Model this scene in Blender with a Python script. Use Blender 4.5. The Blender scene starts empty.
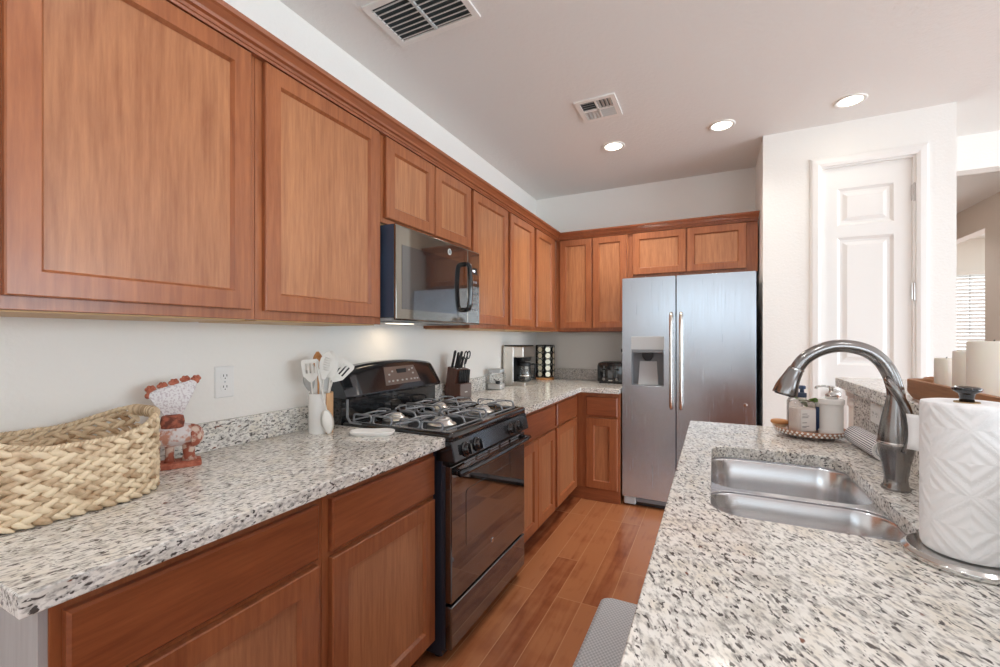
import bpy, bmesh, math, random
from mathutils import Vector, Matrix
random.seed(7)
S = bpy.context.scene
COL = S.collection
PI = math.pi

# ------------------------------------------------------------------ camera
cam_d = bpy.data.cameras.new('camera')
cam = bpy.data.objects.new('camera', cam_d); COL.objects.link(cam)
cam_d.sensor_width = 36.0
cam_d.lens = 434.0 / 1000.0 * 36.0
cam_d.shift_y = (338.0 - 333.5) / 1000.0
cam_d.clip_start = 0.03
cam.location = (1.603, 0.0, 1.3095)
cam.rotation_euler = (PI / 2, 0, math.radians(26.23))
S.camera = cam
# ------------------------------------------------------------------ world, exposure
w = bpy.data.worlds.new('daylight'); S.world = w; w.use_nodes = True
w.node_tree.nodes['Background'].inputs[0].default_value = (0.86, 0.93, 1.0, 1)
w.node_tree.nodes['Background'].inputs[1].default_value = 2.6
S.view_settings.view_transform = 'Standard'
S.view_settings.look = 'None'
S.view_settings.gamma = 1.0
S.view_settings.use_curve_mapping = False
S.view_settings.exposure = 0.45
S.cycles.use_denoising = True
S.cycles.max_bounces = 10
S.cycles.diffuse_bounces = 6
S.cycles.glossy_bounces = 5
S.cycles.sample_clamp_indirect = 8.0
# ------------------------------------------------------------------ lights
def area(name, loc, rot, sx, sy, power, col):
    d = bpy.data.lights.new(name, 'AREA'); d.shape = 'RECTANGLE'; d.size = sx; d.size_y = sy
    d.energy = power; d.color = col
    o = bpy.data.objects.new(name, d); COL.objects.link(o); o.location = loc; o.rotation_euler = rot
    return o
area('window_daylight', (4.55, -3.42, 1.20), (PI / 2 + .12, 0, 0), 3.2, 2.0, 8, (0.73, 0.89, 1.0))    # rear patio windows
area('window_daylight', (6.40, 1.1, 1.20), (PI / 2 + .12, 0, PI / 2), 3.8, 2.0, 108, (0.73, 0.89, 1.0))    # side windows
area('window_daylight', (1.30, -3.42, 1.98), (PI / 2, 0, 0), 2.0, 1.0, 9, (0.73, 0.89, 1.0))           # high rear window
area('window_daylight', (5.1, 8.15, 1.55), (-PI / 2, 0, 0), 1.1, 1.3, 34, (0.92, 0.97, 1.0))             # far bedroom window

# ------------------------------------------------------------------ materials
MATS = {}
def nm(name):
    m = bpy.data.materials.new(name); m.use_nodes = True
    return m, m.node_tree.nodes, m.node_tree.links, m.node_tree.nodes['Principled BSDF']
def setp(b, **k):
    for n, v in k.items():
        n = n.replace('_', ' ')
        if n in b.inputs:
            b.inputs[n].default_value = (*v, 1) if isinstance(v, tuple) and len(v) == 3 and b.inputs[n].type == 'RGBA' else v
def srgb(r, g, b):
    f = lambda c: ((c / 255 + .055) / 1.055) ** 2.4 if c > 10 else c / 255 / 12.92
    return (f(r), f(g), f(b))
def plain(name, col, rough=.5, metal=0.0, bump=0.0, bscale=60, **k):
    m, N, L, b = nm(name)
    setp(b, Base_Color=col, Roughness=rough, Metallic=metal, **k)
    tc = N.new('ShaderNodeTexCoord'); nz = N.new('ShaderNodeTexNoise')
    nz.inputs['Scale'].default_value = bscale; nz.inputs['Detail'].default_value = 4
    L.new(tc.outputs['Object'], nz.inputs['Vector'])
    if bump:
        bp = N.new('ShaderNodeBump'); bp.inputs['Strength'].default_value = bump; bp.inputs['Distance'].default_value = .004
        L.new(nz.outputs['Fac'], bp.inputs['Height']); L.new(bp.outputs[0], b.inputs['Normal'])
    else:
        mr = N.new('ShaderNodeMapRange'); mr.inputs[3].default_value = max(0, rough - .03); mr.inputs[4].default_value = min(1, rough + .03)
        L.new(nz.outputs['Fac'], mr.inputs[0]); L.new(mr.outputs[0], b.inputs['Roughness'])
    return m
def mapped(N, L, scale, rot=(0, 0, 0)):
    tc = N.new('ShaderNodeTexCoord'); mp = N.new('ShaderNodeMapping')
    mp.inputs['Scale'].default_value = scale; mp.inputs['Rotation'].default_value = rot
    L.new(tc.outputs['Object'], mp.inputs['Vector'])
    return mp
def ramp(N, stops):
    r = N.new('ShaderNodeValToRGB'); e = r.color_ramp.elements
    while len(e) < len(stops): e.new(.5)
    for i, (p, c) in enumerate(stops): e[i].position = p; e[i].color = (*c, 1)
    return r
def wood(name, dark, light, grain='z', rough=.34, coat=.25, fig=1.0):
    m, N, L, b = nm(name)
    sc = {'z': (14, 14, 1.1), 'y': (14, 1.1, 14), 'x': (1.1, 14, 14)}[grain]
    mp = mapped(N, L, sc)
    oi = N.new('ShaderNodeObjectInfo'); ad = N.new('ShaderNodeVectorMath'); ad.operation = 'ADD'
    mu = N.new('ShaderNodeMath'); mu.operation = 'MULTIPLY'; mu.inputs[1].default_value = 37.0
    L.new(oi.outputs['Random'], mu.inputs[0]); L.new(mp.outputs[0], ad.inputs[0]); L.new(mu.outputs[0], ad.inputs[1])
    n1 = N.new('ShaderNodeTexNoise'); n1.inputs['Scale'].default_value = .32; n1.inputs['Detail'].default_value = 2
    n1.inputs['Distortion'].default_value = .8
    n2 = N.new('ShaderNodeTexNoise'); n2.inputs['Scale'].default_value = 5.5; n2.inputs['Detail'].default_value = 6; n2.inputs['Roughness'].default_value = .65
    L.new(ad.outputs[0], n1.inputs['Vector']); L.new(ad.outputs[0], n2.inputs['Vector'])
    wv = N.new('ShaderNodeMath'); wv.operation = 'MULTIPLY'; wv.inputs[1].default_value = 34 * fig
    sn = N.new('ShaderNodeMath'); sn.operation = 'SINE'
    L.new(n1.outputs['Fac'], wv.inputs[0]); L.new(wv.outputs[0], sn.inputs[0])
    mx = N.new('ShaderNodeMath'); mx.operation = 'MULTIPLY_ADD'; mx.inputs[1].default_value = .05
    L.new(sn.outputs[0], mx.inputs[0]); L.new(n2.outputs['Fac'], mx.inputs[2])
    m2 = N.new('ShaderNodeMath'); m2.operation = 'MULTIPLY_ADD'; m2.inputs[1].default_value = .5
    L.new(n1.outputs['Fac'], m2.inputs[0]); L.new(mx.outputs[0], m2.inputs[2])
    rp = ramp(N, [(.38, dark), (1.04 - .04, light)])
    L.new(m2.outputs[0], rp.inputs[0]); L.new(rp.outputs[0], b.inputs['Base Color'])
    setp(b, Roughness=rough, Coat_Weight=coat, Coat_Roughness=.18)
    bp = N.new('ShaderNodeBump'); bp.inputs['Strength'].default_value = .06; bp.inputs['Distance'].default_value = .002
    L.new(n2.outputs['Fac'], bp.inputs['Height']); L.new(bp.outputs[0], b.inputs['Normal'])
    return m
def granite(name, deg):
    m, N, L, b = nm(name)
    base = mapped(N, L, (1, 1, 1), (0, 0, math.radians(deg)))
    st = N.new('ShaderNodeMapping'); st.inputs['Scale'].default_value = (205, 88, 190); L.new(base.outputs[0], st.inputs['Vector'])
    wa = N.new('ShaderNodeTexNoise'); wa.inputs['Scale'].default_value = 22; wa.inputs['Detail'].default_value = 2
    L.new(base.outputs[0], wa.inputs['Vector'])
    wad = N.new('ShaderNodeVectorMath'); wad.operation = 'MULTIPLY_ADD'; wad.inputs[1].default_value = (1.6, 1.6, 1.6)
    L.new(wa.outputs['Color'], wad.inputs[0]); L.new(st.outputs[0], wad.inputs[2]); vec = wad.outputs[0]
    big = N.new('ShaderNodeTexNoise'); big.inputs['Scale'].default_value = 16; big.inputs['Detail'].default_value = 5
    L.new(base.outputs[0], big.inputs['Vector'])
    rb = ramp(N, [(.32, srgb(218, 214, 206)), (.48, srgb(243, 241, 236)), (.68, srgb(232, 226, 214))])
    L.new(big.outputs['Fac'], rb.inputs[0])
    def nz(loc, scale, detail):
        o = N.new('ShaderNodeVectorMath'); o.operation = 'ADD'; o.inputs[1].default_value = loc; L.new(vec, o.inputs[0])
        n = N.new('ShaderNodeTexNoise'); n.inputs['Scale'].default_value = scale; n.inputs['Detail'].default_value = detail; n.inputs['Roughness'].default_value = .55
        L.new(o.outputs[0], n.inputs['Vector']); return n.outputs['Fac']
    def layer(prev, src, lo, hi, col):
        r = ramp(N, [(lo, (0, 0, 0)), (hi, (1, 1, 1))]); L.new(src, r.inputs[0])
        mx = N.new('ShaderNodeMix'); mx.data_type = 'RGBA'
        L.new(r.outputs[0], mx.inputs[0]); L.new(prev, mx.inputs[6]); mx.inputs[7].default_value = (*col, 1)
        return mx.outputs[2]
    c = layer(rb.outputs[0], nz((0, 0, 0), .70, 4.5), .47, .66, srgb(156, 153, 148))
    c = layer(c, nz((31, 17, 5), .72, 2.5), .585, .635, srgb(84, 80, 77))
    c = layer(c, nz((3, 77, 15), .30, 2), .70, .74, srgb(124, 80, 62))
    L.new(c, b.inputs['Base Color'])
    setp(b, Roughness=.14, Specular_IOR_Level=.5)
    return m
def floor_mat():
    m, N, L, b = nm('plank floor')
    mp = mapped(N, L, (1, 1, 1), (0, 0, PI / 2))
    br = N.new('ShaderNodeTexBrick'); br.inputs['Scale'].default_value = 1; br.inputs['Brick Width'].default_value = 1.05
    br.inputs['Row Height'].default_value = .127; br.inputs['Mortar Size'].default_value = .0024; br.offset = .37; br.offset_frequency = 3
    br.inputs['Color1'].default_value = (0, 0, 0, 1); br.inputs['Color2'].default_value = (1, 1, 1, 1); br.inputs['Mortar'].default_value = (.5, .5, .5, 1)
    L.new(mp.outputs[0], br.inputs['Vector'])
    g = mapped(N, L, (16, 1.5, 16))
    n = N.new('ShaderNodeTexNoise'); n.inputs['Scale'].default_value = 1.6; n.inputs['Detail'].default_value = 6; n.inputs['Distortion'].default_value = .6
    ad = N.new('ShaderNodeVectorMath'); ad.operation = 'MULTIPLY_ADD'; ad.inputs[1].default_value = (9, 9, 9)
    L.new(br.outputs['Color'], ad.inputs[0]); L.new(g.outputs[0], ad.inputs[2]); L.new(ad.outputs[0], n.inputs['Vector'])
    b2 = N.new('ShaderNodeTexNoise'); b2.inputs['Scale'].default_value = 7; b2.inputs['Detail'].default_value = 3
    tc = N.new('ShaderNodeTexCoord'); L.new(tc.outputs['Object'], b2.inputs['Vector'])
    s1 = N.new('ShaderNodeMath'); s1.operation = 'MULTIPLY_ADD'; s1.inputs[1].default_value = .34; L.new(br.outputs['Color'], s1.inputs[0])
    hn = N.new('ShaderNodeMath'); hn.operation = 'MULTIPLY_ADD'; hn.inputs[1].default_value = .6; hn.inputs[2].default_value = .2; L.new(n.outputs['Fac'], hn.inputs[0]); L.new(hn.outputs[0], s1.inputs[2])
    s2 = N.new('ShaderNodeMath'); s2.operation = 'MULTIPLY_ADD'; s2.inputs[1].default_value = .45; L.new(b2.outputs['Fac'], s2.inputs[0]); L.new(s1.outputs[0], s2.inputs[2])
    rp = ramp(N, [(.50, srgb(98, 50, 30)), (.74, srgb(146, 82, 50)), (.98, srgb(182, 118, 78))])
    L.new(s2.outputs[0], rp.inputs[0])
    mx = N.new('ShaderNodeMix'); mx.data_type = 'RGBA'; mx.inputs[7].default_value = (*srgb(206, 150, 108), 1)
    mf = N.new('ShaderNodeMath'); mf.operation = 'MULTIPLY'; mf.inputs[1].default_value = .75; L.new(br.outputs['Fac'], mf.inputs[0])
    L.new(mf.outputs[0], mx.inputs[0]); L.new(rp.outputs[0], mx.inputs[6]); L.new(mx.outputs[2], b.inputs['Base Color'])
    setp(b, Roughness=.27, Coat_Weight=.35, Coat_Roughness=.12)
    bp = N.new('ShaderNodeBump'); bp.inputs['Strength'].default_value = .12; bp.inputs['Distance'].default_value = .003
    L.new(n.outputs['Fac'], bp.inputs['Height']); L.new(bp.outputs[0], b.inputs['Normal'])
    return m
def steel(name, axis=(1, 1, 90), rough=.26, col=(.74, .75, .76)):
    m, N, L, b = nm(name)
    mp = mapped(N, L, axis)
    n = N.new('ShaderNodeTexNoise'); n.inputs['Scale'].default_value = 4; n.inputs['Detail'].default_value = 5; L.new(mp.outputs[0], n.inputs['Vector'])
    mr = N.new('ShaderNodeMapRange'); mr.inputs[3].default_value = rough - .05; mr.inputs[4].default_value = rough + .07
    L.new(n.outputs['Fac'], mr.inputs[0]); L.new(mr.outputs[0], b.inputs['Roughness'])
    setp(b, Base_Color=col, Metallic=1.0)
    bp = N.new('ShaderNodeBump'); bp.inputs['Strength'].default_value = .03; bp.inputs['Distance'].default_value = .001
    L.new(n.outputs['Fac'], bp.inputs['Height']); L.new(bp.outputs[0], b.inputs['Normal'])
    return m
def emit(name, col, s):
    m, N, L, b = nm(name); setp(b, Base_Color=col, Emission_Color=col, Emission_Strength=s); return m
def pane_mat(name, tint=(1, 1, 1), gloss=.12):
    m, N, L, b = nm(name)
    t = N.new('ShaderNodeBsdfTransparent'); t.inputs[0].default_value = (*tint, 1)
    g = N.new('ShaderNodeBsdfGlossy'); g.inputs['Roughness'].default_value = .03
    lw = N.new('ShaderNodeLayerWeight'); lw.inputs[0].default_value = .35
    mr = N.new('ShaderNodeMapRange'); mr.inputs[3].default_value = gloss * .4; mr.inputs[4].default_value = .75
    mx = N.new('ShaderNodeMixShader'); L.new(lw.outputs['Fresnel'], mr.inputs[0]); L.new(mr.outputs[0], mx.inputs[0])
    L.new(t.outputs[0], mx.inputs[1]); L.new(g.outputs[0], mx.inputs[2]); L.new(mx.outputs[0], N['Material Output'].inputs[0])
    return m
def two_tone(name, c1, c2, scale, lo=.45, hi=.55, rough=.6, bump=.3):
    m, N, L, b = nm(name)
    mp = mapped(N, L, (1, 1, 1)); n = N.new('ShaderNodeTexNoise'); n.inputs['Scale'].default_value = scale; n.inputs['Detail'].default_value = 5
    L.new(mp.outputs[0], n.inputs['Vector']); r = ramp(N, [(lo, c1), (hi, c2)]); L.new(n.outputs['Fac'], r.inputs[0]); L.new(r.outputs[0], b.inputs['Base Color'])
    setp(b, Roughness=rough)
    bp = N.new('ShaderNodeBump'); bp.inputs['Strength'].default_value = bump; bp.inputs['Distance'].default_value = .003
    L.new(n.outputs['Fac'], bp.inputs['Height']); L.new(bp.outputs[0], b.inputs['Normal'])
    return m
def striped(name, c1, c2, axis, freq, duty=.5, rough=.8, lim=None):
    m, N, L, b = nm(name)
    tc = N.new('ShaderNodeTexCoord'); sx = N.new('ShaderNodeSeparateXYZ'); L.new(tc.outputs['Object'], sx.inputs[0])
    mu = N.new('ShaderNodeMath'); mu.operation = 'MULTIPLY'; mu.inputs[1].default_value = freq; L.new(sx.outputs[axis], mu.inputs[0])
    fr = N.new('ShaderNodeMath'); fr.operation = 'FRACT'; L.new(mu.outputs[0], fr.inputs[0])
    gt = N.new('ShaderNodeMath'); gt.operation = 'GREATER_THAN'; gt.inputs[1].default_value = duty; L.new(fr.outputs[0], gt.inputs[0])
    mx = N.new('ShaderNodeMix'); mx.data_type = 'RGBA'; mx.inputs[6].default_value = (*c1, 1); mx.inputs[7].default_value = (*c2, 1)
    L.new(gt.outputs[0], mx.inputs[0]); L.new(mx.outputs[2], b.inputs['Base Color']); setp(b, Roughness=rough)
    return m
def roll_stripes(name, c1, c2, count, duty):
    m, N, L, b = nm(name)
    tc = N.new('ShaderNodeTexCoord'); sx = N.new('ShaderNodeSeparateXYZ'); L.new(tc.outputs['Object'], sx.inputs[0])
    zz = N.new('ShaderNodeMath'); zz.operation = 'SUBTRACT'; zz.inputs[1].default_value = .033; L.new(sx.outputs[2], zz.inputs[0])
    at = N.new('ShaderNodeMath'); at.operation = 'ARCTAN2'; L.new(zz.outputs[0], at.inputs[0]); L.new(sx.outputs[0], at.inputs[1])
    mu = N.new('ShaderNodeMath'); mu.operation = 'MULTIPLY'; mu.inputs[1].default_value = count / (2 * PI); L.new(at.outputs[0], mu.inputs[0])
    fr = N.new('ShaderNodeMath'); fr.operation = 'FRACT'; L.new(mu.outputs[0], fr.inputs[0])
    gt = N.new('ShaderNodeMath'); gt.operation = 'GREATER_THAN'; gt.inputs[1].default_value = duty; L.new(fr.outputs[0], gt.inputs[0])
    mx = N.new('ShaderNodeMix'); mx.data_type = 'RGBA'; mx.inputs[6].default_value = (*c1, 1); mx.inputs[7].default_value = (*c2, 1)
    L.new(gt.outputs[0], mx.inputs[0]); L.new(mx.outputs[2], b.inputs['Base Color']); setp(b, Roughness=.9)
    return m
def woven(name, c1, c2, sx, sy, rough=.85):
    m, N, L, b = nm(name)
    mp = mapped(N, L, (sx, sy, 1)); ck = N.new('ShaderNodeTexChecker'); ck.inputs['Scale'].default_value = 1
    ck.inputs[1].default_value = (*c1, 1); ck.inputs[2].default_value = (*c2, 1)
    L.new(mp.outputs[0], ck.inputs[0]); L.new(ck.outputs[0], b.inputs['Base Color']); setp(b, Roughness=rough)
    bp = N.new('ShaderNodeBump'); bp.inputs['Strength'].default_value = .5; bp.inputs['Distance'].default_value = .003
    L.new(ck.outputs[1], bp.inputs['Height']); L.new(bp.outputs[0], b.inputs['Normal'])
    return m
def strand(name, c1, c2):
    m, N, L, b = nm(name)
    g = N.new('ShaderNodeNewGeometry'); mp = mapped(N, L, (1, 1, 1)); n = N.new('ShaderNodeTexNoise'); n.inputs['Scale'].default_value = 45; n.inputs['Detail'].default_value = 5
    L.new(mp.outputs[0], n.inputs['Vector'])
    a = N.new('ShaderNodeMath'); a.operation = 'MULTIPLY_ADD'; a.inputs[1].default_value = .55; L.new(g.outputs['Random Per Island'], a.inputs[0])
    h = N.new('ShaderNodeMath'); h.operation = 'MULTIPLY'; h.inputs[1].default_value = .75; L.new(n.outputs['Fac'], h.inputs[0]); L.new(h.outputs[0], a.inputs[2])
    r = ramp(N, [(.25, c1), (.72, c2)]); L.new(a.outputs[0], r.inputs[0]); L.new(r.outputs[0], b.inputs['Base Color']); setp(b, Roughness=.55)
    bp = N.new('ShaderNodeBump'); bp.inputs['Strength'].default_value = .4; bp.inputs['Distance'].default_value = .002; L.new(n.outputs['Fac'], bp.inputs['Height']); L.new(bp.outputs[0], b.inputs['Normal'])
    return m
def quilted(name, col):
    m, N, L, b = nm(name)
    tc = N.new('ShaderNodeTexCoord'); sep = N.new('ShaderNodeSeparateXYZ'); L.new(tc.outputs['Object'], sep.inputs[0])
    at = N.new('ShaderNodeMath'); at.operation = 'ARCTAN2'; L.new(sep.outputs[1], at.inputs[0]); L.new(sep.outputs[0], at.inputs[1])
    def mm(op, a, v):
        q = N.new('ShaderNodeMath'); q.operation = op; L.new(a, q.inputs[0])
        if isinstance(v, (int, float)): q.inputs[1].default_value = v
        else: L.new(v, q.inputs[1])
        return q.outputs[0]
    u = mm('MULTIPLY', at.outputs[0], .06); z = sep.outputs[2]
    p = mm('ADD', u, z); q = mm('SUBTRACT', u, z)
    def rings(a):
        a = mm('MULTIPLY', a, 9.0); a = mm('FRACT', a, 0); a = mm('SUBTRACT', a, .5); return mm('ABSOLUTE', a, 0)
    mxn = mm('MAXIMUM', rings(p), rings(q))
    h = mm('SINE', mm('MULTIPLY', mxn, 30.0), 0)
    h2 = mm('GREATER_THAN', mxn, .26)
    vo = N.new('ShaderNodeTexVoronoi'); vo.inputs['Scale'].default_value = 210; L.new(tc.outputs['Object'], vo.inputs['Vector'])
    dots = mm('LESS_THAN', vo.outputs['Distance'], .35)
    hh = mm('ADD', mm('MULTIPLY', h, .5), mm('MULTIPLY', mm('MULTIPLY', dots, h2), .8))
    setp(b, Base_Color=col, Roughness=.95, Sheen_Weight=.1)
    bp = N.new('ShaderNodeBump'); bp.inputs['Strength'].default_value = .8; bp.inputs['Distance'].default_value = .0016
    L.new(hh, bp.inputs['Height']); L.new(bp.outputs[0], b.inputs['Normal'])
    return m

M = dict(
    wall=plain('warm white wall paint', srgb(243, 241, 236), .7, bump=.35, bscale=75),
    ceil=plain('ceiling paint', srgb(236, 235, 232), .85, bump=.6, bscale=48),
    far_wall=plain('dimmed off white wall paint', srgb(222, 208, 196), .8, bump=.2),  # off-white wall; the hall's dimness is put into this beige
    trim=plain('white trim enamel', srgb(240, 238, 234), .38),
    floor=floor_mat(),
    wood_v=wood('cherry stained maple upright grain', srgb(128, 68, 39), srgb(175, 107, 66), 'z'),
    wood_panel=wood('cherry stained maple panel', srgb(142, 84, 52), srgb(190, 130, 88), 'z', fig=1.7),
    wood_y=wood('cherry stained maple long grain', srgb(116, 59, 34), srgb(162, 93, 56), 'y'),
    wood_x=wood('cherry stained maple cross grain', srgb(116, 59, 34), srgb(162, 93, 56), 'x'),
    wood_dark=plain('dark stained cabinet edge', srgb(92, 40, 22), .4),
    maple_inside=plain('pale maple cabinet underside', srgb(206, 170, 120), .5),
    end_panel=wood('pale grey laminate end panel', srgb(168, 164, 164), srgb(196, 194, 194), 'z', fig=.3, rough=.35),
    granite=granite('speckled cream granite', 10),
    granite_island=granite('speckled cream island granite', -26),
    steel_v=steel('brushed stainless door', (60, 60, 1.2), .24, (.54, .585, .64)),
    steel_h=steel('brushed stainless bowl', (1.5, 60, 60), .22, (.72, .73, .75)),
    chrome=plain('polished nickel', (.66, .65, .63), .16, 1.0),
    nickel=steel('brushed nickel', (40, 40, 2), .2, (.31, .30, .295)),
    bronze=plain('warm brushed handle metal', (.62, .56, .50), .25, 1.0),
    black_gloss=plain('black appliance enamel', srgb(24, 25, 28), .10, Coat_Weight=.6, Coat_Roughness=.04),
    slate=plain('mirror black appliance glass', (.26, .24, .21), .05, .92),
    slate_dark=plain('dark mirror enamel', (.085, .09, .10), .09, .85),
    black_glass=plain('black oven glass', srgb(16, 15, 15), .04, Coat_Weight=1.0, Coat_Roughness=.02, Coat_IOR=1.9, IOR=1.8),
    window_glass=plain('brown oven window glass', srgb(46, 38, 32), .05, Coat_Weight=1.0, Coat_IOR=1.9, IOR=1.8),
    black_side=plain('blue black side steel', srgb(40, 46, 58), .3),
    mw_side=plain('blue black painted steel', srgb(66, 78, 98), .25),
    steel_warm=steel('warm brushed steel', (60, 60, 1.2), .28, (.78, .74, .69)),
    cast=plain('grey cast iron grate', srgb(150, 154, 160), .38, .4),
    alum=plain('burner aluminium', (.72, .71, .70), .35, .9),
    black_plastic=plain('matte black plastic', srgb(22, 22, 24), .4),
    grey_plastic=plain('grey plastic', srgb(126, 130, 134), .4),
    lgrey=plain('light grey plastic', srgb(190, 194, 196), .4),
    white_plastic=plain('white plastic', srgb(240, 240, 238), .35),
    white_ceramic=plain('white glazed ceramic', srgb(242, 241, 238), .15),
    silicone=plain('white silicone', srgb(236, 234, 228), .5),
    pale_grey=plain('pale grey silicone', srgb(186, 186, 184), .5),
    beech=wood('pale beech', srgb(196, 146, 102), srgb(222, 182, 138), 'z', fig=.5, coat=0, rough=.6),
    acacia=wood('brown acacia', srgb(128, 84, 54), srgb(176, 124, 84), 'y', fig=.5, coat=0, rough=.6),
    walnut=wood('dark walnut', srgb(64, 38, 30), srgb(104, 66, 52), 'z', fig=.6, rough=.4),
    lt_wood=wood('honey wood', srgb(188, 126, 74), srgb(214, 156, 100), 'x', fig=.4, coat=0, rough=.5),
    hyacinth=strand('dried water hyacinth', srgb(160, 124, 86), srgb(232, 212, 180)),
    terracotta=two_tone('chipped terracotta', srgb(160, 84, 62), srgb(192, 116, 92), 60, .4, .6, .75, .5),
    whitewash=two_tone('chipped whitewash', srgb(196, 140, 118), srgb(226, 220, 220), 46, .42, .54, .75, .6),
    head_clay=two_tone('dark streaked terracotta', srgb(110, 58, 46), srgb(182, 104, 80), 70, .4, .6, .75, .6),
    fan_white=two_tone('speckled white wash', srgb(206, 196, 200), srgb(234, 231, 232), 160, .42, .5, .8, .6),
    clay_mix=two_tone('worn clay and whitewash', srgb(166, 92, 70), srgb(222, 200, 184), 38, .47, .56, .75, .5),
    paper=quilted('quilted paper', srgb(245, 245, 246)),
    paper_plain=plain('plain paper', srgb(245, 245, 246), .95),
    cardboard=plain('cardboard core', srgb(170, 140, 104), .9),
    mat=woven('grey woven mat', srgb(176, 180, 186), srgb(212, 214, 218), 120, 90),
    towel=roll_stripes('navy striped cotton', srgb(238, 238, 238), srgb(78, 82, 104), 30, .6),
    towel_plain=plain('white cotton', srgb(240, 240, 240), .95, bump=.3, bscale=300),
    candle=plain('ivory wax', srgb(240, 234, 222), .45, Subsurface_Weight=.25, Subsurface_Radius=(.03, .02, .012)),
    glass=pane_mat('clear glass', (.99, .995, .995), .10),
    pane=pane_mat('window pane', (1, 1, 1), .1),
    soap=plain('pale pink lotion', srgb(252, 238, 230), .3),
    label=plain('white paper label', srgb(250, 246, 242), .5),
    ink=plain('grey ink', srgb(150, 140, 140), .6),
    blue=plain('blue plastic', srgb(62, 92, 140), .3),
    navy=plain('blue grey pump plastic', srgb(56, 70, 96), .3),
    leaf=two_tone('green leaf', srgb(70, 116, 42), srgb(128, 168, 74), 30, .4, .6, .5, .1),
    soil=plain('dark soil', srgb(50, 38, 30), .95, bump=.8),
    copper=plain('hammered copper enamel', srgb(176, 132, 106), .3, .55),
    vent_dark=plain('dark duct', srgb(70, 80, 82), .7),
    vent_blade=plain('vent blade enamel', srgb(206, 210, 208), .5),
    lamp=emit('downlight lens', (1.0, .90, .74), 9.0),
    lamp_soft=emit('frosted cooktop lamp', (1.0, .86, .68), 1.6),
    led=emit('display digits', (.85, .92, 1.0), 1.4),
    blind=plain('white blind slat', srgb(246, 246, 244), .5, Transmission_Weight=.0),
    pod_lid=plain('foil pod lid', srgb(222, 214, 190), .3, .3),
    pod=plain('dark pod cup', srgb(48, 44, 30), .4),
    metal_dark=plain('black wire', srgb(28, 27, 26), .35, .5),
    brand=plain('pale print', srgb(205, 205, 200), .4),
    coffee=plain('black coffee', srgb(20, 12, 8), .1),
)

# ------------------------------------------------------------------ object helpers
OFF = {}
def thing(name, label, cat, loc=(0, 0, 0), rz=0, group=None, local=False):
    o = bpy.data.objects.new(name, None); COL.objects.link(o); o.empty_display_size = .05
    o.location = loc; o.rotation_euler = (0, 0, rz); o['label'] = label; o['category'] = cat; o['kind'] = 'thing'
    if group: o['group'] = group
    OFF[o.name] = Vector((0, 0, 0)) if local else Vector(loc)
    return o
def obj(name, bm, mat, parent=None, smooth=False, bevel=0, seg=2, subsurf=0, label=None, ang=40):
    off = OFF[parent.name] if parent else Vector((0, 0, 0))
    if off.length: bmesh.ops.translate(bm, verts=bm.verts, vec=-off)
    bmesh.ops.recalc_face_normals(bm, faces=bm.faces)
    me = bpy.data.meshes.new(name); bm.to_mesh(me); bm.free()
    o = bpy.data.objects.new(name, me); COL.objects.link(o)
    for m in (mat if isinstance(mat, list) else [mat]): me.materials.append(M[m])
    if parent: o.parent = parent
    OFF[o.name] = off
    if smooth:
        for p in me.polygons: p.use_smooth = True
    if bevel:
        b = o.modifiers.new('bevel', 'BEVEL'); b.width = bevel; b.segments = seg; b.limit_method = 'ANGLE'; b.angle_limit = math.radians(30)
        for p in me.polygons: p.use_smooth = True
        b.harden_normals = True
    if subsurf:
        s = o.modifiers.new('sub', 'SUBSURF'); s.levels = subsurf; s.render_levels = subsurf
    if label: o['label'] = label
    return o
def tag(o, label, cat, group=None):
    o['label'] = label; o['category'] = cat; o['kind'] = 'thing'
    if group: o['group'] = group
    return o
def struct(name, bm, mat, parent=None, **k):
    o = obj(name, bm, mat, parent, **k)
    if not parent: o['kind'] = 'structure'
    return o
def copy_tree(o, parent=None):
    c = o.copy(); COL.objects.link(c); OFF[c.name] = OFF[o.name]
    if parent: c.parent = parent
    for ch in list(o.children): copy_tree(ch, c)
    return c
B = bmesh.new
def box(bm, x0, x1, y0, y1, z0, z1, mi=0):
    v = [bm.verts.new((x, y, z)) for x in (x0, x1) for y in (y0, y1) for z in (z0, z1)]
    for f in ((0, 1, 3, 2), (4, 6, 7, 5), (0, 4, 5, 1), (2, 3, 7, 6), (0, 2, 6, 4), (1, 5, 7, 3)):
        bm.faces.new([v[i] for i in f]).material_index = mi
    return bm
def bx(*a): return box(B(), *a)
def loft(bm, rings, cap0=True, cap1=True, close=False, mi=0):
    vs = [[bm.verts.new(p) for p in r] for r in rings]; n = len(vs[0])
    pairs = list(zip(vs, vs[1:])) + ([(vs[-1], vs[0])] if close else [])
    for a, b in pairs:
        for i in range(n):
            j = (i + 1) % n
            bm.faces.new((a[i], a[j], b[j], b[i])).material_index = mi
    if cap0 and not close: bm.faces.new(vs[0][::-1]).material_index = mi
    if cap1 and not close: bm.faces.new(vs[-1]).material_index = mi
    return bm
def lathe(bm, prof, c=(0, 0, 0), n=32, mi=0, cap0=True, cap1=True):
    rings = [[(c[0] + r * math.cos(2 * PI * i / n), c[1] + r * math.sin(2 * PI * i / n), c[2] + z) for i in range(n)] for r, z in prof]
    return loft(bm, rings, cap0, cap1, mi=mi)
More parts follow.
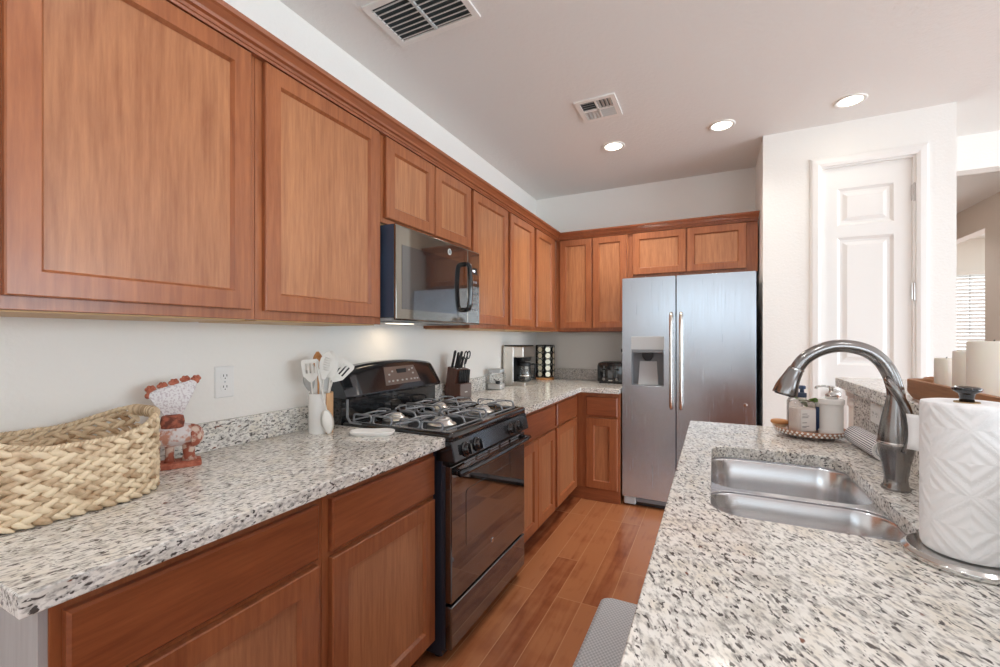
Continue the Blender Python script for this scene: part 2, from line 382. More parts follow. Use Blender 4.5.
def frames(pts, closed=False):
    P = [Vector(p) for p in pts]; n = len(P); T = []
    for i in range(n):
        a = P[i - 1] if (i or closed) else P[0]; b = P[(i + 1) % n] if (i < n - 1 or closed) else P[-1]
        T.append((b - a).normalized())
    up = Vector((0, 0, 1)) if abs(T[0].z) < .9 else Vector((0, 1, 0))
    N = (up - T[0] * up.dot(T[0])).normalized(); out = []
    for i in range(n):
        N = (N - T[i] * N.dot(T[i])).normalized(); out.append((P[i], T[i], N, T[i].cross(N)))
    return out
def tube(bm, pts, r, n=10, closed=False, mi=0, flat=1.0):
    R = r if isinstance(r, (list, tuple)) else [r] * len(pts)
    rings = []
    for (p, t, a, b), q in zip(frames(pts, closed), R):
        rings.append([p + a * (q * math.cos(2 * PI * i / n)) + b * (q * flat * math.sin(2 * PI * i / n)) for i in range(n)])
    return loft(bm, rings, close=closed, mi=mi)
def smooth_path(pts, k=6):
    P = [Vector(p) for p in pts]; out = []
    for i in range(len(P) - 1):
        a = P[max(i - 1, 0)]; b = P[i]; c = P[i + 1]; d = P[min(i + 2, len(P) - 1)]
        for j in range(k):
            t = j / k
            out.append(.5 * ((2 * b) + (c - a) * t + (2 * a - 5 * b + 4 * c - d) * t * t + (3 * b - a - 3 * c + d) * t ** 3))
    out.append(P[-1]); return out
def rrect(x0, x1, y0, y1, r, n=6):
    pts = []
    for cx, cy, a0 in ((x1 - r, y1 - r, 0), (x0 + r, y1 - r, 90), (x0 + r, y0 + r, 180), (x1 - r, y0 + r, 270)):
        for i in range(n + 1):
            a = math.radians(a0 + 90 * i / n); pts.append((cx + r * math.cos(a), cy + r * math.sin(a)))
    return pts
def prism(bm, poly, z0, z1, mi=0):
    return loft(bm, [[(x, y, z0) for x, y in poly], [(x, y, z1) for x, y in poly]], mi=mi)
def mapv(bm, f):
    for v in bm.verts: v.co = Vector(f(*v.co))
    return bm
def slab(outer, holes, z0, z1):
    bm = B(); es = []
    for lp in [outer] + holes:
        vs = [bm.verts.new((x, y, z1)) for x, y in lp]
        es += [bm.edges.new((vs[i], vs[(i + 1) % len(vs)])) for i in range(len(vs))]
    bmesh.ops.triangle_fill(bm, use_beauty=True, use_dissolve=False, edges=es)
    fs = list(bm.faces)
    r = bmesh.ops.extrude_face_region(bm, geom=fs)
    bmesh.ops.translate(bm, verts=[g for g in r['geom'] if isinstance(g, bmesh.types.BMVert)], vec=(0, 0, z0 - z1))
    return bm
def ball(bm, c, rx, ry=None, rz=None, u=16, v=10, mi=0):
    ry = ry or rx; rz = rz or rx
    g = bmesh.ops.create_uvsphere(bm, u_segments=u, v_segments=v, radius=1)
    for q in g['verts']: q.co = Vector((c[0] + q.co.x * rx, c[1] + q.co.y * ry, c[2] + q.co.z * rz))
    for f in bm.faces:
        if f.verts[0] in set(g['verts']): f.material_index = mi
    return bm
def text(name, s, size, mat, parent, loc, rot, depth=.0006):
    c = bpy.data.curves.new(name, 'FONT'); c.body = s; c.size = size; c.extrude = depth; c.align_x = 'CENTER'; c.align_y = 'CENTER'
    o = bpy.data.objects.new(name, c); COL.objects.link(o); c.materials.append(M[mat])
    o.parent = parent; o.location = Vector(loc) - OFF[parent.name]; o.rotation_euler = rot; OFF[o.name] = Vector((0, 0, 0))
    return o

# ================================================================== ROOM SHELL
H = 2.698; WB = 4.08; XR = 6.5; YF = -3.5; PX0, PX1, PY = 1.906, 2.883, 3.475
struct('floor', bx(-.15, XR, YF, 8.6, -.1, 0), 'floor')
struct('ceiling', bx(-.15, XR + .15, YF - .15, 8.6, H, H + .1), 'ceil')
struct('wall_left', bx(-.15, 0, YF, WB + .15, 0, H), 'wall')
struct('wall_back', bx(0, PX1 - .12, WB, WB + .12, 0, H), 'wall')
struct('wall_header', bx(PX1 - .12, 4.04, WB, WB + .12, 2.46, H), 'wall')
struct('wall_back_right', bx(4.04, XR, WB, WB + .12, 0, H), 'wall')
# rear and side walls carry the windows the daylight comes through
bm = B(); box(bm, 0, 2.9, YF - .12, YF, 0, H); box(bm, 6.2, XR, YF - .12, YF, 0, H); box(bm, 2.9, 6.2, YF - .12, YF, 0, .15); box(bm, 2.9, 6.2, YF - .12, YF, 2.25, H)
struct('wall_rear', bm, 'wall')
bm = B(); box(bm, XR, XR + .12, YF, -.8, 0, H); box(bm, XR, XR + .12, 3.0, 8.6, 0, H); box(bm, XR, XR + .12, -.8, 3.0, 0, .15); box(bm, XR, XR + .12, -.8, 3.0, 2.25, H)
struct('wall_right', bm, 'wall')
for i, (x0, x1, y0, y1) in enumerate(((2.9, 6.2, YF - .07, YF - .06), (XR + .05, XR + .06, -.8, 3.0))):
    struct('window_%d' % (i + 2), bx(x0, x1, y0, y1, .15, 2.25), 'pane')
# pantry closet: front wall with the door opening, side walls
DX0, DX1, DZ = 2.243, 2.689, 2.412
bm = B(); box(bm, PX0, DX0 - .012, PY, PY + .11, 0, H); box(bm, DX1 + .012, PX1, PY, PY + .11, 0, H); box(bm, DX0 - .012, DX1 + .012, PY, PY + .11, DZ + .012, H)
struct('wall_pantry', bm, 'wall')
struct('wall_pantry_left', bx(PX0, PX0 + .11, PY + .11, WB, 0, H), 'wall')
struct('wall_pantry_right', bx(PX1 - .11, PX1, PY + .11, 8.5, 0, H), 'wall')
# hall and bedroom beyond the opening
bm = B(); box(bm, 4.04, 4.16, WB + .12, 6.048, 0, H); box(bm, 4.04, 4.16, 7.15, 8.5, 0, H); box(bm, 4.04, 4.16, 6.048, 7.15, 2.41, H)
struct('wall_hall', bm, 'far_wall')
bm = B(); box(bm, 2.8, 4.55, 8.4, 8.5, 0, H); box(bm, 5.65, XR, 8.4, 8.5, 0, H); box(bm, 4.55, 5.65, 8.4, 8.5, 0, .85); box(bm, 4.55, 5.65, 8.4, 8.5, 2.22, H)
struct('wall_far', bm, 'wall')
bm = B()
for a in ((4.55, 4.6, 8.41, 8.47, .85, 2.22), (5.6, 5.65, 8.41, 8.47, .85, 2.22), (4.55, 5.65, 8.41, 8.47, .85, .9), (4.55, 5.65, 8.41, 8.47, 2.17, 2.22)): box(bm, *a)
win = struct('window_1', bm, 'trim')
obj('window_pane', bx(4.6, 5.6, 8.44, 8.445, .9, 2.17), 'pane', win)
t = thing('window_blind', 'white horizontal slat blind over the far bright window right of the pantry', 'blind', (5.1, 8.34, .85))
bm = B()
for i in range(26):
    z = .9 + i * .05
    loft(bm, [[(x, 8.322, z), (x, 8.324, z + .002), (x, 8.352, z - .034), (x, 8.350, z - .036)] for x in (4.57, 5.63)])
obj('slat_stack', bm, 'blind', t)
obj('head_rail', bx(4.56, 5.64, 8.31, 8.375, 2.19, 2.24), 'trim', t, bevel=.004)
bm = B(); tube(bm, [(4.80, 8.31, 2.19), (4.80, 8.31, 1.35)], .004, 6)
obj('wand', bm, 'lgrey', t)
# pantry door
d = struct('door_1', B(), 'trim')
bpy.data.objects.remove(d)
def raised_door():
    bm = B(); y0 = PY + .018; y1 = PY + .052
    px0, px1 = 2.321, 2.604
    zs = [(2.035, 2.275), (1.135, 1.958), (.22, 1.02)]
    def fr(z0, z1, x0, x1): box(bm, x0, x1, y0, y1, z0, z1)
    fr(0.012, DZ, DX0, px0); fr(.012, DZ, px1, DX1)
    zz = [.012] + [v for a in reversed(zs) for v in a] + [DZ]
    for i in range(0, len(zz), 2): fr(zz[i], zz[i + 1], px0, px1)
    for z0, z1 in zs:
        def R(i, y): return [(px0 + i, y, z0 + i), (px1 - i, y, z0 + i), (px1 - i, y, z1 - i), (px0 + i, y, z1 - i)]
        loft(bm, [R(0, y0), R(.016, y0 + .012), R(.030, y0 + .012), R(.052, y0 + .003)], cap0=False)
    return bm
d = struct('door_1', raised_door(), 'trim')
for z in (2.15, 1.545, .3):
    bm = B(); box(bm, DX1 - .005, DX1 + .022, PY + .004, PY + .02, z, z + .095); lathe(bm, [(.007, -.006), (.007, .10), (.004, .106)], (DX1 + .007, PY + .004, z), 10)
    obj('hinge', bm, 'chrome', d, label='nickel hinge')
bm = B(); lathe(bm, [(.028, 0), (.028, .006), (.011, .012), (.011, .035), (.027, .045), (.029, .06), (.018, .072)], n=20)
mapv(bm, lambda x, y, z: (DX0 + .06 + x, PY + .018 - z, .95 + y))
obj('door_knob', bm, 'chrome', d, smooth=True, label='round nickel knob')
bm = B()   # stepped casing with mitred corners
def cas(o, y): return [(DX0 - o, y, 0), (DX0 - o, y, DZ + o), (DX1 + o, y, DZ + o), (DX1 + o, y, 0)]
pr = [(.012, PY), (.012, PY - .012), (.03, PY - .018), (.058, PY - .016), (.070, PY - .010), (.072, PY)]
rows = [[bm.verts.new(p) for p in cas(o, y)] for o, y in pr]
for a, b in zip(rows, rows[1:]):
    for i in range(3): bm.faces.new((a[i], a[i + 1], b[i + 1], b[i]))
struct('trim_1', bm, 'trim')
bm = B(); box(bm, DX0 - .012, DX0, PY, PY + .11, 0, DZ); box(bm, DX1, DX1 + .012, PY, PY + .11, 0, DZ); box(bm, DX0 - .012, DX1 + .012, PY, PY + .11, DZ, DZ + .012)
struct('trim_2', bm, 'trim')
bm = B(); box(bm, PX0, DX0 - .072, PY - .012, PY, 0, .1); box(bm, DX1 + .072, PX1, PY - .012, PY, 0, .1)
struct('baseboard_pantry', bm, 'trim', bevel=.004)

# ================================================================== CABINETS
def door_geo(P, a0, a1, b0, b1, th=.02, w=.052):
    """shaker front: returns (frame bmesh, panel bmesh); P maps (a,b,n) to world"""
    def R(i, n): return [P(a0 + i, b0 + i, n), P(a1 - i, b0 + i, n), P(a1 - i, b1 - i, n), P(a0 + i, b1 - i, n)]
    f = B(); loft(f, [R(0, .001), R(0, th - .003), R(.003, th), R(w, th), R(w + .007, th - .012), R(w + .007, .003)], cap0=False, cap1=False)
    p = B(); loft(p, [R(w - .004, .002), R(w + .0065, th - .0122)], cap0=True, cap1=True)
    return f, p
def slab_front(P, a0, a1, b0, b1, th=.02):
    def R(i, n): return [P(a0 + i, b0 + i, n), P(a1 - i, b0 + i, n), P(a1 - i, b1 - i, n), P(a0 + i, b1 - i, n)]
    f = B(); loft(f, [R(0, .001), R(0, th - .005), R(.006, th)]); return f
def front(kind, P, rect, parent, gm='wood_y'):
    if kind == 'door':
        f, p = door_geo(P, *rect, w=.052 if rect[2] > 1 else .060); o = obj('door', f, 'wood_v', parent); obj('panel', p, 'wood_panel', o)
    else:
        o = obj('drawer', slab_front(P, *rect), gm, parent)
    return o
XU = .33; YU = 3.72; XB = .59; YB = 3.47
PL = lambda x0: (lambda a, b, n: (x0 + n, a, b))            # faces +x
PB = lambda y0: (lambda a, b, n: (a, y0 - n, b))            # faces -y
PI_ = lambda x0: (lambda a, b, n: (x0 - n, a, b))           # faces -x (island)
ZU0, ZU1 = 1.363, 2.190
def upper_left(y0, y1, z0, doors, label, side=None):
    t = thing('wall_cabinet', label, 'cabinet', (XU / 2, (y0 + y1) / 2, z0), group='upper cabinets')
    obj('carcass', bx(.002, XU, y0, y1, z0 + .004, ZU1), 'wood_v', t, bevel=.0015)
    obj('bottom_panel', bx(.002, XU - .02, y0 + .018, y1 - .018, z0, z0 + .006), 'maple_inside', t)
    for a0, a1, b0, b1 in doors: front('door', PL(XU), (a0, a1, b0, b1), t)
    return t
upper_left(.295, .868, ZU0, [(.336, .846, 1.395, 2.172)], 'tall cherry wall cabinet with one broad door above the woven basket')
upper_left(.869, 1.432, ZU0, [(.892, 1.407, 1.395, 2.172)], 'tall cherry wall cabinet just left of the black microwave')
upper_left(1.433, 2.183, 1.800, [(1.450, 1.806, 1.825, 2.172), (1.815, 2.168, 1.825, 2.172)], 'short two-door cherry wall cabinet directly over the black microwave')
upper_left(2.184, 2.690, ZU0, [(2.200, 2.668, 1.395, 2.172)], 'cherry wall cabinet just right of the microwave, above the knife block')
upper_left(2.691, 3.170, ZU0, [(2.714, 3.141, 1.395, 2.172)], 'cherry wall cabinet above the clear jar, second right of the microwave')
upper_left(3.171, 3.718, ZU0, [(3.204, 3.611, 1.395, 2.172)], 'cherry wall cabinet at the room corner above the coffee maker')
def upper_back(x0, x1, z0, doors, label):
    t = thing('wall_cabinet', label, 'cabinet', ((x0 + x1) / 2, (YU + WB) / 2, z0), group='upper cabinets')
    obj('carcass', bx(x0, x1, YU, WB - .002, z0 + .004, ZU1), 'wood_v', t, bevel=.0015)
    obj('bottom_panel', bx(x0 + .018, x1 - .018, YU + .02, WB - .002, z0, z0 + .006), 'wood_dark', t)
    for r in doors: front('door', PB(YU), r, t)
upper_back(XU + .001, .962, ZU0, [(.372, .659, 1.395, 2.172), (.667, .952, 1.395, 2.172)], 'cherry two-door wall cabinet on the back wall left of the refrigerator')
upper_back(.963, 1.895, 1.800, [(1.000, 1.405, 1.830, 2.172), (1.413, 1.821, 1.830, 2.172)], 'short cherry two-door cabinet over the refrigerator')
# crown moulding swept round the inside corner
prof = [(.002, 2.176), (.022, 2.175), (.024, 2.182), (.028, 2.184), (.030, 2.192), (.040, 2.195), (.043, 2.203), (.056, 2.218), (.064, 2.222), (.068, 2.234), (.002, 2.234)]
bm = B(); rows = []
for o, z in prof:
    rows.append([bm.verts.new(p) for p in ((XU + o, .295 - max(o, 0), z), (XU + o, YU - o, z), (1.895 + max(o, 0) * .1, YU - o, z))])
for i in range(len(rows)):
    a, b = rows[i], rows[(i + 1) % len(rows)]
    for k in range(2): bm.faces.new((a[k], a[k + 1], b[k + 1], b[k]))
for k in (0, 2): bm.faces.new([r[k] for r in rows])
tag(obj('crown_molding', bm, 'wood_y'), 'stepped cherry crown molding running along the tops of the upper cabinets', 'molding')

def base_left(y0, y1, fronts, label, end=False):
    t = thing('base_cabinet', label, 'cabinet', (XB / 2, (y0 + y1) / 2, 0), group='base cabinets')
    obj('carcass', bx(.002, XB, y0 + (.012 if end else 0), y1, .1, .874), 'wood_v', t, bevel=.0015)
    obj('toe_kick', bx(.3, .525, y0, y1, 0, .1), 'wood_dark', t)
    for k, r in fronts: front(k, PL(XB), r, t)
    if end: obj('end_panel', bx(.002, XB - .003, y0, y0 + .012, 0, .874), 'end_panel', t, label='pale grey end panel')
    return t
ZD = (.687, .840); ZO = (.107, .669)
base_left(.310, .893, [('drawer', (.339, .871, *ZD)), ('door', (.339, .871, *ZO))], 'cherry base cabinet with pale grey end, below the woven basket', True)
base_left(.894, 1.448, [('drawer', (.917, 1.434, *ZD)), ('door', (.917, 1.434, *ZO))], 'cherry base cabinet with one drawer and door, just left of the range')
base_left(2.216, 2.915, [('drawer', (2.240, 2.893, *ZD)), ('door', (2.240, 2.560, *ZO)), ('door', (2.566, 2.893, *ZO))], 'cherry base cabinet just right of the range, wide drawer over two doors')
base_left(2.916, 3.470, [('drawer', (2.940, 3.428, *ZD)), ('door', (2.940, 3.428, *ZO))], 'cherry base cabinet at the corner facing the island, one drawer over one door')
t = thing('base_cabinet', 'narrow cherry base cabinet on the back wall beside the refrigerator', 'cabinet', (.77, 3.76, 0), group='base cabinets')
obj('carcass', bx(XB - .002, .945, YB, WB - .002, .1, .874), 'wood_v', t, bevel=.0015)
obj('toe_kick', bx(XB - .06, .945, YB + .006, YB + .04, 0, .1), 'wood_x', t)
front('drawer', PB(YB), (.677, .925, *ZD), t, 'wood_x'); front('door', PB(YB), (.677, .925, *ZO), t)
# countertops
CZ0, CZ1 = .875, .914
t = thing('countertop', 'long speckled granite countertop left of the range, under the basket', 'countertop', (.32, .86, CZ0))
obj('slab', bx(.002, .648, .270, 1.450, CZ0, CZ1), 'granite', t, bevel=.004)
tag(obj('granite_backsplash', bx(.002, .022, .270, 1.450, CZ1 + .0002, 1.013), 'granite', bevel=.002), 'low granite backsplash strip on the left wall behind the basket and crock', 'backsplash')
t = thing('countertop', 'speckled granite corner countertop from the range to the refrigerator', 'countertop', (.4, 3.2, CZ0))
bm = B(); prism(bm, [(.002, 2.214), (.648, 2.214), (.648, 3.405), (.948, 3.405), (.948, WB - .002), (.002, WB - .002)], CZ0, CZ1)
obj('slab', bm, 'granite', t, bevel=.004)
bm = B(); prism(bm, [(.002, 2.214), (.022, 2.214), (.022, WB - .022), (.948, WB - .022), (.948, WB - .002), (.002, WB - .002)], CZ1 + .0002, 1.013)
tag(obj('granite_backsplash', bm, 'granite', bevel=.002), 'low granite backsplash strip behind the coffee maker and toaster', 'backsplash')

# ================================================================== RANGE
RY0, RY1 = 1.454, 2.210
t = thing('gas_range', 'black freestanding gas range with glass oven door between the cabinets', 'range', (.36, 1.832, 0))
obj('body', bx(.03, .625, RY0 + .004, RY1 - .004, .03, .905), 'black_side', t, bevel=.004)
for y in (RY0 + .05, RY1 - .05):
    for x in (.1, .58): obj('leveling_foot', lathe(B(), [(.018, 0), (.018, .008), (.010, .012), (.010, .035)], (x, y, 0), 12), 'black_plastic', t)
# cooktop: a pressed tray with raised edge and rounded front
bm = B()
def cr(i, z): return [(x, y, z) for x, y in rrect(.085 + i, .672 - i, RY0 + i, RY1 - i, .012 + .0, 4)]
loft(bm, [cr(0, .897), cr(0, .922), cr(.006, .930), cr(.022, .930), cr(.034, .921), cr(.26, .921)])
obj('cooktop', bm, 'black_gloss', t, smooth=True)
BUR = [(.235, 1.645, .040), (.235, 2.02, .034), (.50, 1.645, .044), (.50, 2.02, .044)]
for i, (x, y, r) in enumerate(BUR):
    bm = B(); lathe(bm, [(r + .022, 0), (r + .018, .004), (r + .004, .006), (r, .018), (r - .004, .020)], (x, y, .921), 28)
    b = obj('burner', bm, 'alum', t, smooth=True, label='silver burner')
    bm = B(); lathe(bm, [(r - .010, 0), (r - .008, .006), (r - .016, .010), (.004, .011)], (x, y, .941), 28)
    obj('burner_cap', bm, 'alum', b, smooth=True)
for (x, y, r) in BUR:
    bm = B(); hx, hy, lo, hi = .122, .158, .926, .962
    for sy in (-1, 1):      # upright rounded hoops along the two sides
        for sx in (-1, 1):
            cx_ = x + sx * .058; ya = y + sy * hy
            tube(bm, [(px, ya + sy * .004 * (1 if pz < .94 else 0), pz) for px, pz in rrect(cx_ - .052, cx_ + .052, lo, hi, .014, 4)], .0046, 6, closed=True)
            tube(bm, smooth_path([(x + sx * .058, ya, hi), (x + sx * .050, y + sy * .09, hi + .004), (x + sx * .030, y + sy * .035, hi + .001)], 3), .0044, 6)
        tube(bm, [(x + sy * hx, y - hy + .01, lo + .006), (x + sy * hx, y + hy - .01, lo + .006)], .0042, 6)
        tube(bm, smooth_path([(x + sy * hx, y, lo + .006), (x + sy * (hx - .012), y, hi - .004), (x + sy * .075, y, hi + .004), (x + sy * .032, y, hi + .002)], 3), .0044, 6)
    obj('grate', bm, 'cast', t, smooth=True, label='grey cast iron grate')
# backguard console: arched top, slanted face over a recessed lower panel
bm = B(); n = 16; rings = []
for i in range(n + 1):
    u = i / n; y = RY0 + u * (RY1 - RY0); s = abs(2 * u - 1); top = 1.192 - .032 * s ** 2.2 - (.018 if i in (0, n) else 0); ins = .012 if i in (0, n) else 0
    rings.append([(.012, y, 1.03), (.118 - ins, y, 1.03), (.124 - ins, y, 1.042), (.072 - ins, y, top - .012), (.055 - ins, y, top - .001), (.012, y, top)])
loft(bm, rings)
bg = obj('backguard', bm, 'slate_dark', t, bevel=.004)
bm = B(); box(bm, .012, .075, RY0 + .004, RY1 - .004, .905, 1.03)
obj('backguard_base', bm, 'black_gloss', t, bevel=.003)
obj('rear_trim', bx(.075, .10, RY0 + .03, RY1 - .03, .921, .934), 'nickel', t, bevel=.003)
bm = B(); tube(bm, [(.112, RY0 + .006, 1.03), (.112, RY0 + .006, .95), (.13, RY0 + .006, .927), (.2, RY0 + .006, .924)], .006, 6)
obj('end_trim', bm, 'grey_plastic', t)
def gp(y, u, o=.0):   # point on the slanted console face (u 0 bottom..1 top)
    x = .124 + (.072 - .124) * u; z = 1.042 + (1.168 - 1.042) * u
    return (x + o * .92, y, z + o * .38)
bm = B()
for o in (.0005, .0035):
    pass
loft(bm, [[gp(1.715, .20, .0), gp(2.005, .20, .0), gp(1.985, .92, .0), gp(1.735, .92, .0)], [gp(1.717, .21, .004), gp(2.003, .21, .004), gp(1.983, .91, .004), gp(1.737, .91, .004)]])
cp = obj('control_panel', bm, 'grey_plastic', t, label='grey oven keypad')
M['cp'] = plain('warm grey keypad', srgb(112, 98, 92), .3); cp.data.materials[0] = M['cp']
bm = B()
for y, u in [(1.745, .34), (1.775, .34), (1.81, .34), (1.85, .34), (1.885, .34), (1.925, .34), (1.955, .34), (1.98, .34), (1.76, .6), (1.79, .72), (1.93, .72), (1.955, .58), (1.96, .78)]:
    a = gp(y, u, .0045); obj('keypad_button', bx(a[0] - .002, a[0] + .002, y - .006, y + .006, a[2] - .004, a[2] + .004), 'lgrey', cp)
a = gp(1.862, .70, .0045)
obj('display', bx(a[0] - .003, a[0] + .003, 1.825, 1.90, a[2] - .012, a[2] + .014), 'black_plastic', cp)
# front control panel with knobs
bm = B(); ys = (RY0, RY1)
pf = [(.60, .897), (.672, .897), (.690, .815), (.60, .815)]
loft(bm, [[(x, RY0, z) for x, z in pf], [(x, RY1, z) for x, z in pf]])
fp = obj('front_panel', bm, 'slate_dark', t, bevel=.004)
nrm = Vector((.082, 0, .018)).normalized()
for y in (1.545, 1.642, 1.985, 2.075):
    base = Vector((.683, y, .850)); up = Vector((-nrm.z, 0, nrm.x)); q = Matrix((Vector((0, 1, 0)), up, nrm)).transposed()
    bm = B(); lathe(bm, [(.031, 0), (.031, .004), (.025, .007), (.023, .016), (.020, .022), (.006, .023)], n=24); box(bm, -.005, .005, -.021, .021, .018, .031)
    mapv(bm, lambda x, y_, z: base + q @ Vector((x, y_, z)))
    k = obj('knob', bm, 'black_gloss', fp, smooth=False, bevel=.001)
# vent gap and oven door
obj('vent_strip', bx(.61, .655, RY0 + .01, RY1 - .01, .800, .815), 'black_plastic', t)
bm = B(); box(bm, .628, .668, RY0 + .006, RY1 - .006, .247, .797)
od = obj('oven_door', bm, 'black_glass', t, bevel=.006)
bm = B(); box(bm, .625, .640, RY0 + .002, RY0 + .008, .06, .797)
obj('side_edge', bm, 'black_side', od)
bm = B(); mapv(prism(bm, rrect(1.575, 2.09, .43, .672, .018, 4), 0, .0025), lambda x, y, z: (.6672 + z, x, y))
obj('oven_window', bm, 'window_glass', od, label='brown tinted oven window')
bm = B()
for i in range(5):
    y = 1.56 + i * .115
    box(bm, .664, .6695, y, y + .09, .775, .781); box(bm, .664, .6695, y, y + .09, .786, .791)
obj('vent_slot', bm, 'grey_plastic', od)
bm = B(); yy = [RY0 + .02 + i * (RY1 - RY0 - .04) / 16 for i in range(17)]
tube(bm, [(.700 + .020 * (1 - (2 * i / 16 - 1) ** 2), y, .770 + .006 * (1 - (2 * i / 16 - 1) ** 2)) for i, y in enumerate(yy)], .014, 10)
for y in (RY0 + .035, RY1 - .035): box(bm, .662, .702, y - .012, y + .012, .760, .782)
obj('handle', bm, 'slate_dark', od, smooth=True)
bm = B(); lathe(bm, [(.012, 0), (.012, .002), (.010, .003)], n=20); mapv(bm, lambda x, y, z: (.668 + z, 1.815 + x, .360 + y))
em = obj('emblem', bm, 'chrome', od, label='small round silver emblem')
bm = B()   # storage drawer, black gloss, with bevelled top lip
box(bm, .628, .668, RY0 + .006, RY1 - .006, .062, .236)
obj('storage_drawer', bm, 'black_glass', t, bevel=.007)

# ================================================================== MICROWAVE
MY0, MY1, MZ0, MZ1, MX = 1.452, 2.180, 1.385, 1.797, .398
t = thing('microwave', 'black over-the-range microwave with mirrored glass door hung below the short cabinet', 'microwave', (.2, 1.815, MZ0))
obj('body', bx(.01, MX - .015, MY0 + .002, MY1 - .002, MZ0 + .012, MZ1), 'mw_side', t, bevel=.004)
bm = B(); pf = [(MX - .014, MZ0), (MX - .006, MZ0), (MX, MZ0 + .006), (MX, MZ1 - .006), (MX - .006, MZ1), (MX - .014, MZ1)]
loft(bm, [[(x, MY0, z) for x, z in pf], [(x, 2.045, z) for x, z in pf]])
md = obj('door', bm, 'slate', t, bevel=.003)
bm = B(); loft(bm, [[(x, 2.047, z) for x, z in pf], [(x, MY1, z) for x, z in pf]])
mc = obj('control_panel', bm, 'slate', t, bevel=.003)
bm = B()
o = [(1.485, MZ0 + .07), (1.950, MZ0 + .045), (1.950, MZ1 - .085), (1.485, MZ1 - .085)]
def q4(i, x): return [(x, 1.49 + i, MZ0 + .05 + i), (x, 1.955 - i, MZ0 + .05 + i), (x, 1.955 - i, MZ1 - .085 - i), (x, 1.49 + i, MZ1 - .085 - i)]
loft(bm, [q4(0, MX - .002), q4(0, MX + .0012), q4(.004, MX + .0012)])
M['mw_win'] = plain('smoked mirror window', (.16, .16, .165), .05, .9)
ow = obj('door_window', bm, 'slate', md); ow.data.materials[0] = M['mw_win']
bm = B(); yc = 2.005
tube(bm, smooth_path([(MX, yc, MZ0 + .075), (MX + .030, yc, MZ0 + .08), (MX + .040, yc, MZ0 + .12), (MX + .044, yc, MZ0 + .20), (MX + .040, yc, MZ0 + .28), (MX + .030, yc, MZ0 + .315), (MX, yc, MZ0 + .32)], 4), .013, 10, flat=1.3)
obj('handle', bm, 'black_gloss', md, smooth=True)
bm = B(); lathe(bm, [(.016, 0), (.016, .002), (.013, .003)], n=24); mapv(bm, lambda x, y, z: (MX + z, 1.865 + x, MZ1 - .050 + y))
em = obj('emblem', bm, 'brand', md, label='round silver emblem')
bm = B(); lathe(bm, [(.011, .003), (.011, .0036), (.009, .0036)], n=20); mapv(bm, lambda x, y, z: (MX + z, 1.865 + x, MZ1 - .050 + y))
obj('emblem_ring', bm, 'grey_plastic', em)
obj('display', bx(MX, MX + .001, 2.075, 2.150, 1.665, 1.700), 'black_plastic', mc)
obj('display_mark', bx(MX + .001, MX + .0015, 2.095, 2.125, 1.678, 1.688), 'led', mc)
bm = B()
for r in range(6):
    for c in range(3): obj('keypad_button', bx(MX, MX + .0015, 2.078 + c * .026, 2.094 + c * .026, 1.46 + r * .031, 1.473 + r * .031), 'grey_plastic', mc)
obj('bottom_plate', bx(.02, MX - .03, MY0 + .01, MY1 - .01, MZ0, MZ0 + .013), 'lgrey', t)
for k in range(2):
    bm = B(); y0, y1 = 1.49 + k * .43, 1.70 + k * .43
    box(bm, .20, .35, y0, y1, MZ0 - .001, MZ0 + .002)
    for i in range(6): box(bm, .21 + i * .023, .222 + i * .023, y0 + .01, y1 - .01, MZ0 - .003, MZ0 + .001)
    obj('grease_filter', bm, 'grey_plastic', t)
obj('cooktop_lamp', bx(.10, .17, 1.73, 1.87, MZ0 - .003, MZ0 + .002), 'lamp_soft', t)
l = area('cooktop_lamp_light', (.14, 1.80, MZ0 - .012), (0, 0, 0), .08, .14, .22, (1.0, .74, .46)); l.parent = t; l.location = Vector(l.location) - OFF[t.name]

# ================================================================== REFRIGERATOR
FX0, FX1, FY, FZ = .958, 1.866, 3.480, 1.775
t = thing('refrigerator', 'tall stainless side-by-side refrigerator with ice dispenser, against the back wall', 'refrigerator', (1.41, 3.77, 0))
obj('body', bx(FX0 + .006, FX1 - .006, FY + .075, WB - .03, .02, FZ - .012), 'black_side', t, bevel=.006)
FM = 1.350
def fr_front(x0, x1, hole=None):
    bm = B()
    if hole:
        m = slab(rrect(x0, x1, .075, FZ, .006, 3), [rrect(*hole, .006, 3)], 0, .06)
    else:
        m = slab(rrect(x0, x1, .075, FZ, .006, 3), [], 0, .06)
    bm.free()
    return mapv(m, lambda x, y, z: (x, FY + .06 - z + .0, y))
DSP = (1.026, 1.268, .940, 1.325)
fd = obj('freezer_door', fr_front(FX0, FM - .004, (1.030, 1.264, .944, 1.215)), 'steel_v', t, bevel=.004)
rd = obj('fridge_door', fr_front(FM + .004, FX1), 'steel_v', t, bevel=.004)
bm = B(); box(bm, 1.028, 1.266, FY + .050, FY + .058, .942, 1.217)
box(bm, 1.028, 1.034, FY + .004, FY + .05, .942, 1.217); box(bm, 1.260, 1.266, FY + .004, FY + .05, .942, 1.217); box(bm, 1.028, 1.266, FY + .004, FY + .05, .942, .950); box(bm, 1.028, 1.266, FY + .004, FY + .05, 1.209, 1.217)
dn = obj('dispenser', bm, 'grey_plastic', fd, label='grey ice and water dispenser recess')
obj('dispenser_panel', bx(DSP[0], DSP[1], FY - .003, FY + .002, 1.222, 1.322), 'lgrey', fd, bevel=.002, label='pale grey dispenser control panel')
obj('dispenser_sill', bx(1.03, 1.264, FY - .008, FY + .012, 1.196, 1.222), 'grey_plastic', fd, bevel=.003)
bm = B(); loft(bm, [[(x, y, z) for x, y in rrect(1.147 - a, 1.147 + a, FY + .008, FY + .046, .008, 3)] for a, z in ((.044, 1.21), (.040, 1.165), (.020, 1.135))])
